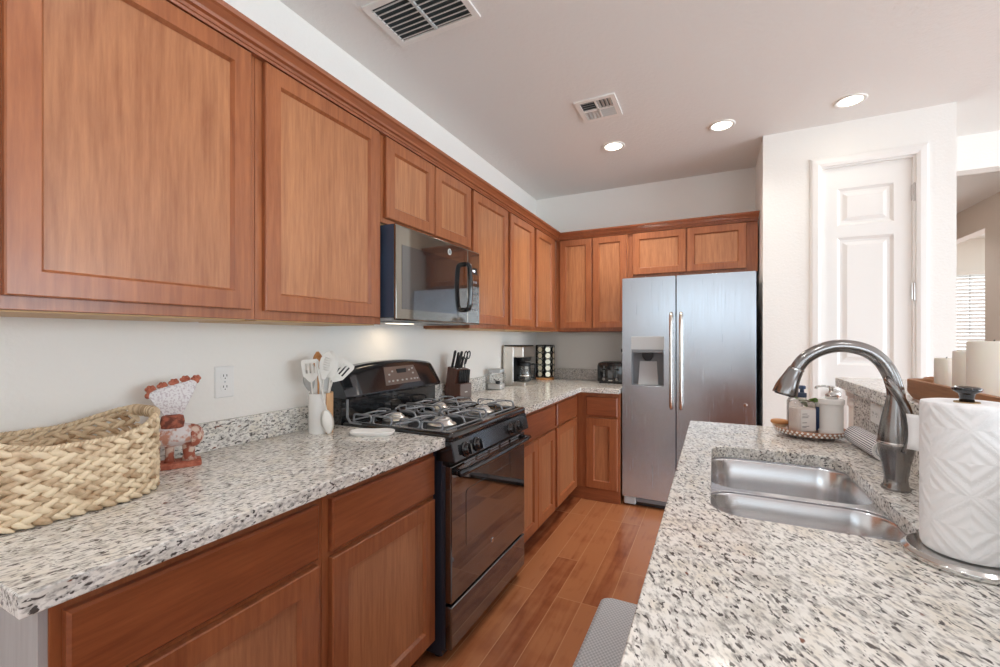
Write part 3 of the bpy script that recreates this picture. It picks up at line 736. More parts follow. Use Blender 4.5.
obj('dispenser_nozzle', bm, 'black_plastic', fd)
bm = B(); loft(bm, [[(1.075, FY + .049, .95), (1.22, FY + .049, .95), (1.22, FY + .03, .95), (1.075, FY + .03, .95)], [(1.085, FY + .05, 1.13), (1.21, FY + .05, 1.13), (1.21, FY + .043, 1.13), (1.085, FY + .043, 1.13)]])
obj('dispenser_paddle', bm, 'lgrey', fd)
for par, x in ((fd, 1.318), (rd, 1.386)):
    bm = B(); pts = smooth_path([(x, FY, .79), (x, FY - .035, .80), (x, FY - .052, .88), (x, FY - .056, 1.14), (x, FY - .052, 1.40), (x, FY - .035, 1.48), (x, FY, 1.49)], 5)
    tube(bm, pts, .0155, 10, flat=.8)
    obj('handle', bm, 'bronze', par, smooth=True, label='curved bar handle')
obj('kick_plate', bx(FX0 + .02, FX1 - .02, FY + .03, FY + .09, .01, .068), 'black_plastic', t)
obj('grille_trim', bx(FX0 + .10, FX1 - .03, FY + .012, FY + .035, .038, .070), 'grey_plastic', t, bevel=.004)
for x in (FX0 + .055, FX1 - .055):
    bm = B(); box(bm, x - .045, x + .045, FY + .008, FY + .06, .012, .072); obj('hinge_foot', bm, 'lgrey', t, bevel=.010)
bm = B(); lathe(bm, [(.012, 0), (.012, .002), (.010, .003)], n=20); mapv(bm, lambda x, y, z: (1.80 + x, FY - z, .84 + y))
obj('emblem', bm, 'chrome', rd)

# ================================================================== ISLAND
IX0, IX1, IY0, IY1 = 1.500, 2.130, -.30, 2.275
t = thing('island_cabinet', 'cherry island base cabinet below the sink counter', 'cabinet', (1.85, 1.0, 0))
bm = B()
ic = (1.53, 2.128, -.26, 2.24)
def ring(z, i): return [(x, y, z) for x, y in ((ic[0] + i, ic[2]), (ic[1], ic[2]), (ic[1], ic[3]), (ic[0] + i, ic[3]))]
loft(bm, [ring(.1, 0), ring(.872, 0)], cap1=False)
obj('carcass', bm, 'wood_v', t)
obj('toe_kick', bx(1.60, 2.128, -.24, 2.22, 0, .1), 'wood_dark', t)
for i in range(4):
    y0 = -.22 + i * .61
    front('drawer', PI_(1.53), (y0, y0 + .59, *ZD), t); front('door', PI_(1.53), (y0, y0 + .59, *ZO), t)
SX0, SX1, SY0, SY1 = 1.596, 1.982, 1.100, 1.786
bm = slab([(IX0, IY0), (IX1, IY0), (IX1, IY1), (IX0, IY1)], [rrect(SX0, SX1, SY0, SY1, .068, 8)], CZ0, CZ1)
t = thing('countertop', 'speckled granite island countertop holding the double sink', 'countertop', (1.8, 1.0, CZ0))
obj('slab', bm, 'granite_island', t, bevel=.004)
tag(obj('granite_backsplash', bx(2.1305, 2.1495, IY0, 2.297, CZ1 - .04, 1.0875), 'granite_island', bevel=.001), 'granite upstand between the island counter and the raised bar', 'backsplash')
struct('wall_bar', bx(2.150, 2.27, IY0, 2.46, 0, 1.087), 'wall')
bm = B(); box(bm, 2.140, 2.28, 2.30, 2.475, 1.045, 1.087); box(bm, 2.145, 2.275, 2.30, 2.468, 1.0, 1.045)
struct('trim_3', bm, 'trim', bevel=.006)
tag(obj('bar_top', bx(2.100, 2.52, IY0, 2.455, 1.088, 1.131), 'granite_island', bevel=.005), 'raised granite bar top behind the faucet', 'bar top')
# sink
t = thing('kitchen_sink', 'stainless undermount double-bowl sink set in the island granite', 'sink', (1.78, 1.45, .69))
def bowl(y0, y1):
    x0, x1 = SX0 - .008, SX1 + .008
    def r_(i, z, rad): return [(x, y, z) for x, y in rrect(x0 + i, x1 - i, y0 + i, y1 - i, rad, 8)]
    bm = B(); loft(bm, [r_(0, .868, .074), r_(.004, .862, .072), r_(.010, .78, .070), r_(.016, .715, .068), r_(.034, .694, .058), r_(.060, .690, .05), r_(.13, .686, .01)], cap0=False)
    return bm
SD = 1.412
for y0, y1 in ((SY0 - .004, SD - .014), (SD + .014, SY1 + .006)):
    b = obj('bowl', bowl(y0, y1), 'steel_h', t, smooth=True)
    yc = (y0 + y1) / 2
    bm = B(); lathe(bm, [(.044, .0), (.044, .003), (.036, .004), (.030, -.006), (.006, -.006)], (1.78, yc, .6875), 24)
    obj('drain', bm, 'chrome', b, smooth=True)
o_ = rrect(SX0 - .03, SX1 + .014, SY0 - .03, SY1 + .03, .09, 8)
h1 = rrect(SX0 - .008, SX1 + .008, SY0 - .004, SD - .014, .074, 8); h2 = rrect(SX0 - .008, SX1 + .008, SD + .014, SY1 + .006, .074, 8)
obj('rim', slab(o_, [h1, h2], .866, .8745), 'steel_h', t, bevel=.002)
# faucet
t = thing('kitchen_faucet', 'brushed nickel gooseneck pull-down faucet behind the sink', 'faucet', (2.030, 1.475, CZ1), local=True)
bm = B(); lathe(bm, [(.030, 0), (.031, .006), (.026, .012), (.024, .03), (.029, .065), (.0365, .10), (.0385, .125), (.036, .15), (.029, .19), (.022, .225), (.019, .245), (.0175, .262)], n=32)
obj('body', bm, 'nickel', t, smooth=True)
bm = B(); lathe(bm, [(.0389, .118), (.0395, .120), (.0395, .124), (.0389, .126)], n=32)
obj('seam_ring', bm, 'chrome', t, smooth=True)
th = math.radians(186)      # direction the spout swings over the bowls
ux, uy = math.cos(th), math.sin(th)
arc = [(0, .25), (.002, .285), (-.006 + .0, .318)]
pts = [(0, 0, .245), (0, 0, .262)]
R = .118
prf = [(0.0, .245), (.003, .268), (.013, .302), (.032, .336), (.060, .360), (.096, .372), (.135, .373), (.172, .360), (.203, .337), (.222, .308)]
sp = smooth_path([(a * ux, a * uy, z) for a, z in prf], 5)
bm = B(); tube(bm, sp, [.0185 - .002 * i / len(sp) for i in range(len(sp))], 16)
obj('spout', bm, 'nickel', t, smooth=True)
hd = smooth_path([(a * ux, a * uy, z) for a, z in [(.2215, .3095), (.233, .286), (.243, .262), (.250, .238)]], 4)
bm = B(); tube(bm, hd, [.0185, .0192, .020, .021, .022, .0232, .0246, .026, .0274, .0286, .0296, .0302, .0305][:len(hd)], 18)
sh = obj('spray_head', bm, 'nickel', t, smooth=True)
bm = B(); hp = hd[-1]; dr = (hd[-1] - hd[-2]).normalized()
tube(bm, [hp, hp + dr * .003], .024, 18); obj('spray_face', bm, 'black_plastic', sh)
bm = B(); tube(bm, [hd[0] - dr * .001, hd[0] + dr * .004], .0195, 18); obj('spout_ring', bm, 'chrome', sh)
# sweeping handle that wraps the front of the body
hl = smooth_path([(.006, -.034, .105), (.016, -.038, .14), (.020, -.032, .18), (.010, -.027, .22), (-.004, -.026, .25), (-.018, -.023, .275), (-.021, -.012, .283)], 5)
bm = B(); tube(bm, hl, [.010 + .006 * math.sin(PI * (.15 + .7 * i / len(hl))) for i in range(len(hl))], 12, flat=.62)
obj('handle', bm, 'nickel', t, smooth=True, label='sweeping lever handle')

# paper towel
PTX, PTY = 2.005, 1.055
t = thing('paper_towel_holder', 'steel-based paper towel stand at the near edge of the island', 'paper towel holder', (PTX, PTY, CZ1), local=True)
bm = B(); lathe(bm, [(.084, 0), (.087, .004), (.087, .010), (.080, .016), (.012, .018)], n=48); obj('base', bm, 'chrome', t, smooth=False, bevel=.0015)
bm = B(); lathe(bm, [(.007, .017), (.007, .285)], n=16); obj('pole', bm, 'chrome', t, smooth=True)
bm = B(); lathe(bm, [(.010, .282), (.0095, .290), (.011, .297), (.0185, .302), (.020, .306), (.016, .309), (.005, .306)], n=28)
obj('finial', bm, 'black_gloss', t, smooth=True, label='dark flared metal finial')
t = thing('paper_towel_roll', 'full quilted white paper towel roll on the metal stand beside the faucet', 'paper towel', (PTX, PTY, CZ1 + .019), local=True)
bm = B(); n = 72
def rr(r, z, k=0.0): return [((r + k * math.sin(5 * a)) * math.cos(a), (r + k * math.sin(5 * a)) * math.sin(a), z) for a in [2 * PI * i / n for i in range(n)]]
loft(bm, [rr(.017, .262), rr(.052, .2635), rr(.0595, .262), rr(.0605, .256)] + [rr(.0608 - .0006 * (i % 2), .256 - .25 * (i + 1) / 14, .0004) for i in range(14)] + [rr(.058, 0), rr(.017, 0)], close=True)
pr = obj('roll', bm, 'paper', t, smooth=False, ang=30)
for p in pr.data.polygons: p.use_smooth = abs(p.normal.z) < .6
bm = B(); loft(bm, [rr(.0168, .264), rr(.0168, -.0), rr(.0155, -.0), rr(.0155, .264)], close=True); obj('core', bm, 'cardboard', t, smooth=True)
bm = B(); g = []   # the loose end of the sheet, standing away on the left
cur = [(-.0585, .016), (-.061, .024), (-.066, .031), (-.073, .035)]
up_ = [[(x + .003 * math.sin(z * 40), y + .006 * math.sin(z * 25), z) for x, y in cur] for z in [.165, .18, .195, .21, .225, .232]]
vs = [[bm.verts.new(p) for p in r] for r in up_]
for a, b in zip(vs, vs[1:]):
    for i in range(len(cur) - 1): bm.faces.new((a[i], a[i + 1], b[i + 1], b[i]))
so = obj('loose_sheet', bm, 'paper_plain', t, smooth=True); sm = so.modifiers.new('thick', 'SOLIDIFY'); sm.thickness = .0012

# tray with bottles
TX, TY = 1.952, 2.128
t = thing('round_tray', 'round copper-toned footed tray of soap bottles at the far end of the sink', 'tray', (TX, TY, CZ1), local=True)
bm = B(); lathe(bm, [(.110, .012), (.116, .014), (.122, .022), (.124, .034), (.120, .035), (.117, .024), (.110, .019), (.004, .019)], n=64); obj('dish', bm, 'copper', t, smooth=True)
bm = B()
for k in range(44):
    for row in range(2):
        a = 2 * PI * (k + .5 * row) / 44; r = .1195 + .0035 * row; z = .0195 + .009 * row
        g = bmesh.ops.create_cube(bm, size=1); Mx = Matrix.Translation((r * math.cos(a), r * math.sin(a), z)) @ Matrix.Rotation(a, 4, 'Z') @ Matrix.Rotation(.5 * (-1) ** row, 4, 'X') @ Matrix.Diagonal((.005, .0075, .0075, 1))
        bmesh.ops.transform(bm, matrix=Mx, verts=g['verts'])
obj('rim_inlay', bm, 'white_ceramic', t, label='white inlaid diamonds round the rim')
for k in range(4):
    a = PI / 4 + k * PI / 2
    bm = B(); lathe(bm, [(.004, 0), (.009, .003), (.010, .008), (.007, .013)], (.085 * math.cos(a), .085 * math.sin(a), 0), 14); obj('foot', bm, 'blue' if False else 'grey_plastic', t, smooth=True)
TZ = CZ1 + .0195
bx_, by_ = 1.918, 2.083
t = thing('soap_bottle', 'clear bottle of pale pink hand soap with a blue-grey pump', 'soap bottle', (bx_, by_, TZ), math.radians(35), local=True)
bm = B()
def rb(w, d, z, r): return [(x, y, z) for x, y in rrect(-w, w, -d, d, r, 5)]
loft(bm, [rb(.041, .030, 0, .016), rb(.043, .032, .006, .018), rb(.043, .032, .115, .018), rb(.038, .028, .124, .02), rb(.016, .016, .132, .0155), rb(.0135, .0135, .142, .0132)], cap1=False)
obj('bottle', bm, 'glass', t, smooth=True)
bm = B(); loft(bm, [rb(.039, .028, .004, .014), rb(.0405, .0295, .008, .015), rb(.0405, .0295, .098, .015)]); obj('soap', bm, 'soap', t, smooth=False)
lb = obj('paper_label', box(B(), -.036, .030, -.0331, -.0323, .012, .096), 'label', t)
bm = B()
for z, wd in ((.078, .022), (.070, .03), (.064, .026), (.044, .02), (.030, .03), (.025, .018)): box(bm, -.030, -.030 + wd, -.0336, -.033, z, z + .0022)
obj('label_print', bm, 'ink', lb)
bm = B(); lathe(bm, [(.015, .140), (.016, .144), (.016, .158), (.008, .160), (.007, .172), (.013, .174), (.013, .184), (.010, .187)], n=20); box(bm, -.038, 0, -.006, .006, .176, .186)
obj('pump', bm, 'navy', t, bevel=.001)
cx_, cy_ = 2.016, 2.100
t = thing('soap_dispenser', 'white ribbed ceramic soap dispenser with chrome pump on the tray', 'soap dispenser', (cx_, cy_, TZ), math.radians(20), local=True)
bm = B(); lathe(bm, [(.0405, 0), (.0425, .002), (.0425, .014), (.0395, .017), (.038, .02), (.038, .112), (.0395, .116), (.042, .119), (.042, .134), (.040, .138), (.017, .140), (.016, .142)], n=36); obj('body', bm, 'white_ceramic', t, smooth=False, bevel=.0008)
bm = B(); lathe(bm, [(.019, .140), (.019, .155), (.015, .158), (.0075, .159), (.0065, .180), (.010, .182), (.010, .188)], n=20)
tube(bm, smooth_path([(0, 0, .184), (-.022, .012, .186), (-.040, .022, .182), (-.043, .023, .174)], 4), .0045, 8); obj('pump', bm, 'chrome', t, smooth=True)
t = thing('blue_bottle', 'small blue bottle half hidden behind the soap dispenser', 'bottle', (1.985, 2.165, TZ), local=True)
bm = B(); lathe(bm, [(.016, 0), (.018, .003), (.018, .075), (.012, .088), (.009, .092), (.009, .098)], n=20); obj('body', bm, 'blue', t, smooth=True)
bm = B(); lathe(bm, [(.0105, .096), (.0105, .112), (.008, .114)], n=16); obj('cap', bm, 'white_plastic', t, smooth=True)
t = thing('pump_bottle', 'slim bottle with dark blue pump showing behind the pink soap bottle', 'soap bottle', (1.905, 2.165, TZ), local=True)
bm = B(); lathe(bm, [(.026, 0), (.028, .004), (.028, .115), (.020, .13), (.011, .136), (.010, .145)], n=24); obj('body', bm, 'glass', t, smooth=True)
bm = B(); lathe(bm, [(.014, .142), (.014, .158), (.006, .160), (.006, .176), (.011, .178), (.011, .188)], n=16); box(bm, -.03, 0, -.005, .005, .179, .187); obj('pump', bm, 'blue', t)
t = thing('potted_plant', 'small green leafy plant standing behind the soap bottles', 'plant', (1.962, 2.200, TZ), local=True)
bm = B(); lathe(bm, [(.020, 0), (.026, .06), (.028, .07), (.024, .07), (.022, .062)], n=24); obj('pot', bm, 'white_ceramic', t, smooth=True)
bm = B(); lathe(bm, [(.0225, .060), (.004, .064)], n=16); obj('soil', bm, 'soil', t)
bm = B()
for k, (az, el, ln) in enumerate(((205, 74, .12), (240, 68, .10), (150, 72, .12), (60, 60, .10), (320, 62, .11), (275, 74, .12), (100, 60, .10))):
    a = math.radians(az); e = math.radians(el); dirv = Vector((math.cos(a) * math.cos(e), math.sin(a) * math.cos(e), math.sin(e)))
    side = Vector((-math.sin(a), math.cos(a), 0)); prev = None
    for i in range(8):
        u = i / 7; p = Vector((0, 0, .062)) + dirv * ln * u + Vector((math.cos(a), math.sin(a), -.9)) * (ln * .38 * u * u); wd = .0015 + (.016 * max(0, math.sin(PI * (u - .25) / .75)) if u > .25 else 0)
        row = [bm.verts.new(p - side * wd), bm.verts.new(p - Vector((0, 0, wd * .35))), bm.verts.new(p + side * wd)]
        if prev:
            for q in range(2): bm.faces.new((prev[q], prev[q + 1], row[q + 1], row[q]))
        prev = row
lf = obj('leaves', bm, 'leaf', t, smooth=True); sm = lf.modifiers.new('thick', 'SOLIDIFY'); sm.thickness = .0009
t = thing('dish_brush', 'round honey-wood dish brush lying at the left edge of the tray', 'brush', (1.850, 2.150, CZ1 + .034), local=True)
bm = B(); lathe(bm, [(.022, .004), (.031, .006), (.033, .012), (.031, .018), (.022, .021), (.004, .022)], n=28); obj('wooden_back', bm, 'lt_wood', t, smooth=True)
bm = B(); lathe(bm, [(.024, -.008), (.026, .005)], n=24); obj('bristles', bm, 'hyacinth', t)
# rolled striped towel
t = thing('hand_towel', 'rolled black-and-white striped hand towel between the tray and the faucet', 'towel', (2.086, 1.922, CZ1), math.radians(3), local=True)
bm = B(); n = 26
def trl(y, k): return [((.033 * k) * math.cos(a) * 1.05, y, .033 + .033 * k * math.sin(a) * (1 if math.sin(a) > -.6 else .97)) for a in [2 * PI * i / n for i in range(n)]]
loft(bm, [trl(-.130, .93), trl(-.126, 1)] + [trl(-.126 + .252 * i / 10, 1 + .012 * math.sin(i * 2.1)) for i in range(1, 10)] + [trl(.126, 1), trl(.13, .93)])
obj('rolled_cloth', bm, 'towel', t, smooth=False)
bm = B(); pts = []
for i in range(70):
    a = i * .30; r = .003 + .0014 * a; pts.append((r * math.cos(a), -.1315, .033 + r * math.sin(a)))
tube(bm, pts, .0021, 6); obj('spiral_end', bm, 'towel_plain', t, smooth=True)
for k, z in enumerate((0,)):
    bm = B(); tube(bm, [(.030 * math.cos(a), -.1315, .033 + .030 * math.sin(a)) for a in [2 * PI * i / 24 for i in range(24)]], .003, 6, closed=True); obj('hem', bm, 'towel_plain', t, smooth=True)
# outlets
def outlet(name, label, P, au, av, horiz=False):
    """P maps (a,b,n)"""
    t = thing('outlet', label, 'outlet', P(0, 0, 0))
    w_, h_ = (.057, .035) if horiz else (.035, .057)
    bm = B(); loft(bm, [[P(a, b, n) for a, b in rrect(-w_ + i, w_ - i, -h_ + i, h_ - i, .004, 3)] for i, n in ((0, .0005), (0, .003), (.003, .006))])
    obj('plate', bm, 'white_plastic', t)
    for s in (-1, 1):
        bm = B(); c = (s * .020, 0) if horiz else (0, s * .020)
        loft(bm, [[P(c[0] + x, c[1] + y, n) for x, y in rrect(-.0165, .0165, -.0135, .0135, .010, 4)] for n in (.005, .0075)])
        r = obj('receptacle', bm, 'white_plastic', t); bm = B()
        for q in (-.006, .006): loft(bm, [[P(c[0] + q + x, c[1] + .003 + y, n) for x, y in ((-.0012, -.004), (.0012, -.004), (.0012, .004), (-.0012, .004))] for n in (.0074, .0078)])
        loft(bm, [[P(c[0] + x, c[1] - .007 + y, n) for x, y in rrect(-.002, .002, -.002, .002, .0018, 3)] for n in (.0074, .0078)])
        obj('slot', bm, 'black_plastic', r)
    bm = B(); loft(bm, [[P(x, y, n) for x, y in rrect(-.003, .003, -.003, .003, .0028, 3)] for n in (.0058, .0068)]); obj('screw', bm, 'lgrey', t)
    return t
outlet('outlet', 'white double outlet on the left wall above the granite, beyond the figurine', lambda a, b, n: (n, .975 + a, 1.150 + b), 0, 0)
outlet('outlet', 'white outlet set sideways in the granite face below the bar top', lambda a, b, n: (2.1305 - n, 2.000 - a, 1.035 + b), 0, 0, True)
op = outlet('outlet', 'white outlet on the back wall above the black toaster', lambda a, b, n: (.860 + a, WB - n, 1.175 + b), 0, 0)
# candles and tray on the bar
t = thing('wooden_tray', 'long brown wooden tray of candles on the raised bar', 'tray', (2.21, 1.40, 1.131))
bm = B()
def tr(i, z, r=.036): return [(x, y, z) for x, y in rrect(2.122 + i, 2.300 - i, 1.05 + i, 1.735 - i, r, 5)]
loft(bm, [tr(.010, 1.131), tr(.0, 1.150), tr(0, 1.188), tr(.014, 1.188), tr(.018, 1.145), tr(.03, 1.143)])
obj('dish', bm, 'acacia', t, bevel=.003)
bm = B(); tube(bm, smooth_path([(2.18, 1.735, 1.178), (2.18, 1.755, 1.184), (2.21, 1.762, 1.186), (2.24, 1.755, 1.184), (2.24, 1.735, 1.178)], 3), .007, 8); obj('handle', bm, 'acacia', t, smooth=True)
for x, y, r, zt, lab in ((2.190, 1.655, .024, 1.253, 'shortest ivory pillar candle in the wooden tray'), (2.196, 1.560, .026, 1.2755, 'middle-height ivory pillar candle in the wooden tray'), (2.199, 1.445, .045, 1.302, 'widest and tallest white pillar candle in the wooden tray')):
    t = thing('pillar_candle', lab, 'candle', (x, y, 1.1435), local=True); h = zt - 1.1435
    bm = B(); lathe(bm, [(r * 1.02, 0), (r, .006), (r * .97, h - .004), (r * .93, h), (r * .75, h - .003), (r * .3, h - .006), (.002, h - .006)], n=40); obj('wax', bm, 'candle', t, smooth=True)
    bm = B(); tube(bm, [(0, 0, h - .007), (.001, 0, h - .001), (.003, 0, h + .003)], .0012, 6); obj('wick', bm, 'black_plastic', t)

# ================================================================== LEFT COUNTER OBJECTS
# woven basket
t = thing('woven_basket', 'oval woven water-hyacinth basket with end handles on the left counter', 'basket', (.19, .483, CZ1))
BX0, BX1, BY0, BY1, BH = .050, .336, .280, .642, .158
pl = []
base_loop = rrect(BX0, BX1, BY0, BY1, .112, 14)
# resample evenly
L_ = [Vector(p) for p in base_loop]; seg = [(L_[(i + 1) % len(L_)] - L_[i]).length for i in range(len(L_))]; PER = sum(seg)
def at(s):
    s %= PER
    for i, q in enumerate(seg):
        if s <= q: 
            a, b = L_[i], L_[(i + 1) % len(L_)]; d_ = (b - a).normalized(); p = a + d_ * s; return p, d_
        s -= q
    return L_[0], Vector((1, 0))
def rimz(p):   # the rim lifts towards both ends where the handles are
    k = abs((p.y - (BY0 + BY1) / 2) / ((BY1 - BY0) / 2)); return BH + .044 * max(0, k - .25) ** 1.6 / .63
bm = B(); NR = 13; NC = int(PER / .027)
hs = [None, None]
def in_hole(p, z): return (p.y > BY1 - .05 or p.y < BY0 + .05) and abs(p.x - (BX0 + BX1) / 2) < .050 and rimz(p) - .052 < z < rimz(p) - .016
for r in range(NR):
    for c in range(NC):
        s = (c + .5 * (r % 2)) * PER / NC; p, d_ = at(s); top = rimz(p); z = (.006 + (r + .5) / NR * (top - .012))
        if in_hole(p, z): continue
        nrm2 = Vector((d_.y, -d_.x)); tilt = (.48 if r % 2 else -.48) + random.uniform(-.08, .08)
        ct, st_ = math.cos(tilt), math.sin(tilt)
        g = bmesh.ops.create_uvsphere(bm, u_segments=8, v_segments=6, radius=1)
        ll, hh, dd = .0215 * random.uniform(.9, 1.12), .0082 * random.uniform(.85, 1.12), .0068
        jo = random.uniform(-.0015, .0015)
        for v in g['verts']:
            a = v.co.z * ll; b = v.co.x * hh * (1 - .25 * v.co.z); n_ = v.co.y * dd + .003 * (1 - v.co.z ** 2) + jo
            al = a * ct - b * st_; zz = a * st_ + b * ct
            pp, d2 = at(s + al); nn = Vector((d2.y, -d2.x))
            v.co = Vector((pp.x + nn.x * n_, pp.y + nn.y * n_, CZ1 + max(.001, z + zz)))
obj('woven_wall', bm, 'hyacinth', t, smooth=True)
bm = B(); prism(bm, rrect(BX0 + .006, BX1 - .006, BY0 + .006, BY1 - .006, .106, 8), CZ1 + .002, CZ1 + .008); obj('base', bm, 'hyacinth', t)
bm = B(); NS = 300; pts = []; pts2 = []
for i in range(NS):
    p, d_ = at(PER * i / NS); nn = Vector((d_.y, -d_.x)); a = 2 * PI * i / 4.3; zc = CZ1 + rimz(p) + .001
    pts.append((p.x + nn.x * .0035 * math.cos(a), p.y + nn.y * .0035 * math.cos(a), zc + .0035 * math.sin(a))); pts2.append((p.x - nn.x * .0035 * math.cos(a), p.y - nn.y * .0035 * math.cos(a), zc - .0035 * math.sin(a)))
tube(bm, pts, .0042, 6, closed=True); tube(bm, pts2, .0042, 6, closed=True)
obj('twisted_rim', bm, 'hyacinth', t, smooth=True)
for sgn in (1, -1):
    ye = BY1 if sgn > 0 else BY0; bm = B(); xm = (BX0 + BX1) / 2
    s0 = min(range(NS), key=lambda i: abs(at(PER * i / NS)[0].x - xm) + abs(at(PER * i / NS)[0].y - ye))
    for k in range(-9, 10):
        p, d_ = at(PER * s0 / NS + k * .0062); nn = Vector((d_.y, -d_.x)); zc = CZ1 + rimz(p) - .006
        lp = [(p.x + nn.x * .009 * math.cos(a), p.y + nn.y * .009 * math.cos(a), zc + .012 * math.sin(a)) for a in [2 * PI * i / 12 for i in range(12)]]
        tube(bm, lp, .0033, 5, closed=True)
    lower = [at(PER * s0 / NS + k * .0062)[0] for k in range(-9, 10)]
    tube(bm, [(p.x, p.y, CZ1 + rimz(p) - .053) for p in lower], .0045, 6)
    obj('handle', bm, 'hyacinth', t, smooth=True)
# folk-art bird figurine
t = thing('rooster_figurine', 'whitewashed clay bird figurine with fan crest on the counter behind the basket', 'figurine', (.112, .752, CZ1), math.atan2(.89, .45), local=True)
# local x runs across the view, -y towards the viewer
bm = B(); loft(bm, [[(x, y, z) for x, y in rrect(-.072, .072, -.036, .036, .010, 3)] for z in (0, .016)]); obj('base', bm, 'terracotta', t, bevel=.003)
bm = B()
rings = []
for i in range(11):
    u = i / 10; x = -.075 + .15 * u; rr_ = .037 * math.sin(PI * (.10 + .82 * u)) ** .6; zc = .095 + .004 * math.sin(PI * u)
    rings.append([(x, rr_ * .95 * math.cos(a), zc + rr_ * math.sin(a)) for a in [2 * PI * k / 18 for k in range(18)]])
loft(bm, rings); obj('body', bm, 'whitewash', t, smooth=True)
for x, rt in ((-.045, 1), (-.008, .8), (.040, 1.15)):
    bm = B(); loft(bm, [[(x + q * math.cos(a), q * .8 * math.sin(a), z) for a in [2 * PI * k / 12 for k in range(12)]] for q, z in ((.018 * rt, .014), (.013 * rt, .035), (.015 * rt, .06), (.022 * rt, .084))]); obj('leg', bm, 'clay_mix', t, smooth=True)
bm = B(); rings = []
for i in range(9):
    u = i / 8; x = .044 + .035 * u; rr_ = .030 * math.sqrt(max(.02, 1 - u * u)) ; rings.append([(x, rr_ * math.cos(a), .090 + rr_ * 1.25 * math.sin(a)) for a in [2 * PI * k / 16 for k in range(16)]])
loft(bm, rings); obj('tail', bm, 'clay_mix', t, smooth=True)
bm = B(); loft(bm, [[(x * k, y * k - .008, z) for x, y in rrect(-.030, .028, -.024, .022, .012, 4)] for k, z in ((.6, .118), (.95, .124), (1.05, .140), (.95, .156), (.6, .162))]); obj('head', bm, 'head_clay', t, smooth=True, subsurf=0)
bm = B(); n = 18; fa = []
for i in range(n + 1):
    a = math.radians(148 - 116 * i / n); fa.append((.096 * math.cos(a) * .95 - .002, .160 + .104 * math.sin(a)))
poly = [(-.028, .160)] + fa + [(.024, .160)]
poly = [(-.020, .156), (-.058, .218), (-.055, .232), (-.035, .243), (-.008, .250), (.022, .258), (.048, .266), (.060, .258), (.058, .240), (.022, .156)]
mapv(prism(bm, poly, -.012, .010), lambda x, y, z: (x, z, y)); obj('fan_crest', bm, 'fan_white', t, bevel=.003)
bm = B()
for k in range(5):
    u = k / 4; cx = -.054 + .112 * u; cz = .236 + .034 * u - .008 * (1 if k == 4 else 0)
    for dx, dz, r in ((0, 0, .010), (-.008, .005, .006), (.008, .007, .006), (-.003, .011, .006), (.005, .012, .0055)): ball(bm, (cx + dx, -.001, cz + dz), r, .010, r, 10, 7)
ball(bm, (-.060, -.001, .222), .008, .009, .009, 10, 7)
obj('comb', bm, 'terracotta', t, smooth=True, label='terracotta scalloped edge of the fan')
# utensil crock
KX, KY = .119, 1.302
RZ = math.atan2(.75, .661)
t = thing('utensil_crock', 'white utensil crock with a beech side, on the counter left of the range', 'utensil holder', (KX, KY, CZ1), RZ, local=True)
bm = B(); n = 32
def hr(r, z): return [(r * math.cos(a), r * math.sin(a), z) for a in [2 * PI * i / n for i in range(n)]]
loft(bm, [hr(.044, 0), hr(.046, .004), hr(.046, .165), hr(.041, .165), hr(.040, .008), hr(.004, .008)]); obj('crock', bm, 'white_ceramic', t, smooth=False, bevel=.001)
bm = B(); m_ = 10
def aw(r, z): return [(r * math.cos(a), r * math.sin(a), z) for a in [math.radians(-62 + 110 * i / m_) for i in range(m_ + 1)]]
loft(bm, [aw(.0465, .0) + aw(.052, .0)[::-1], aw(.0465, .167) + aw(.052, .167)[::-1]]); obj('side_panel', bm, 'beech', t, label='beech wood side panel')
def plate(shape, slots, th=.004):
    m = slab(shape, slots, -th / 2, th / 2); return mapv(m, lambda x, y, z: (x, z, y))
def utensil(name, label, base, neck, tip, head, hm='silicone', sm_='silicone', stem_r=.0055):
    """base, neck, tip are points in the crock's frame; head is drawn in the plane facing the room"""
    t = thing(name, label, name.split('_')[-1], (KX, KY, CZ1), RZ, 'utensils in the crock', local=True)
    bm = B(); bv, nv = Vector(base), Vector(neck); tube(bm, [bv, bv.lerp(nv, .5), nv], [stem_r * 1.25, stem_r, stem_r * .85], 8, flat=.75); obj('handle', bm, sm_, t, smooth=True)
    d_ = (Vector(tip) - nv); L = d_.length; d_.normalize(); sx = d_.cross(Vector((0, 1, 0))).normalized(); ny = d_.cross(sx)
    bm = head(L); mapv(bm, lambda x, y, z: nv + sx * x + d_ * z + ny * y); obj('head', bm, hm, t, smooth=head.__name__ == 'h_spoon')
    return t
def h_spoon(L, w=.030):
    bm = B(); rings = []
    for i in range(13):
        u = i / 12; wd = max(.005, w * math.sin(PI * (.07 + .90 * u)) ** .75); dp = .014 * math.sin(PI * u)
        rings.append([(-wd, -.001, u * L), (-wd * .6, dp * .7, u * L), (0, dp, u * L), (wd * .6, dp * .7, u * L), (wd, -.001, u * L), (wd * .6, dp * .7 - .003, u * L), (0, dp - .003, u * L), (-wd * .6, dp * .7 - .003, u * L)])
    return loft(bm, rings)
def h_turner(L, w=.034):
    out = [(-.007, 0), (.007, 0), (w * .85, L * .28), (w, L * .9), (w * .8, L), (-w * .8, L), (-w, L * .9), (-w * .85, L * .28)]
    sl = [[(x - .0035, L * .38), (x + .0035, L * .38), (x + .0035, L * .82), (x - .0035, L * .82)] for x in (-.015, 0, .015)]
    return plate(out, sl)
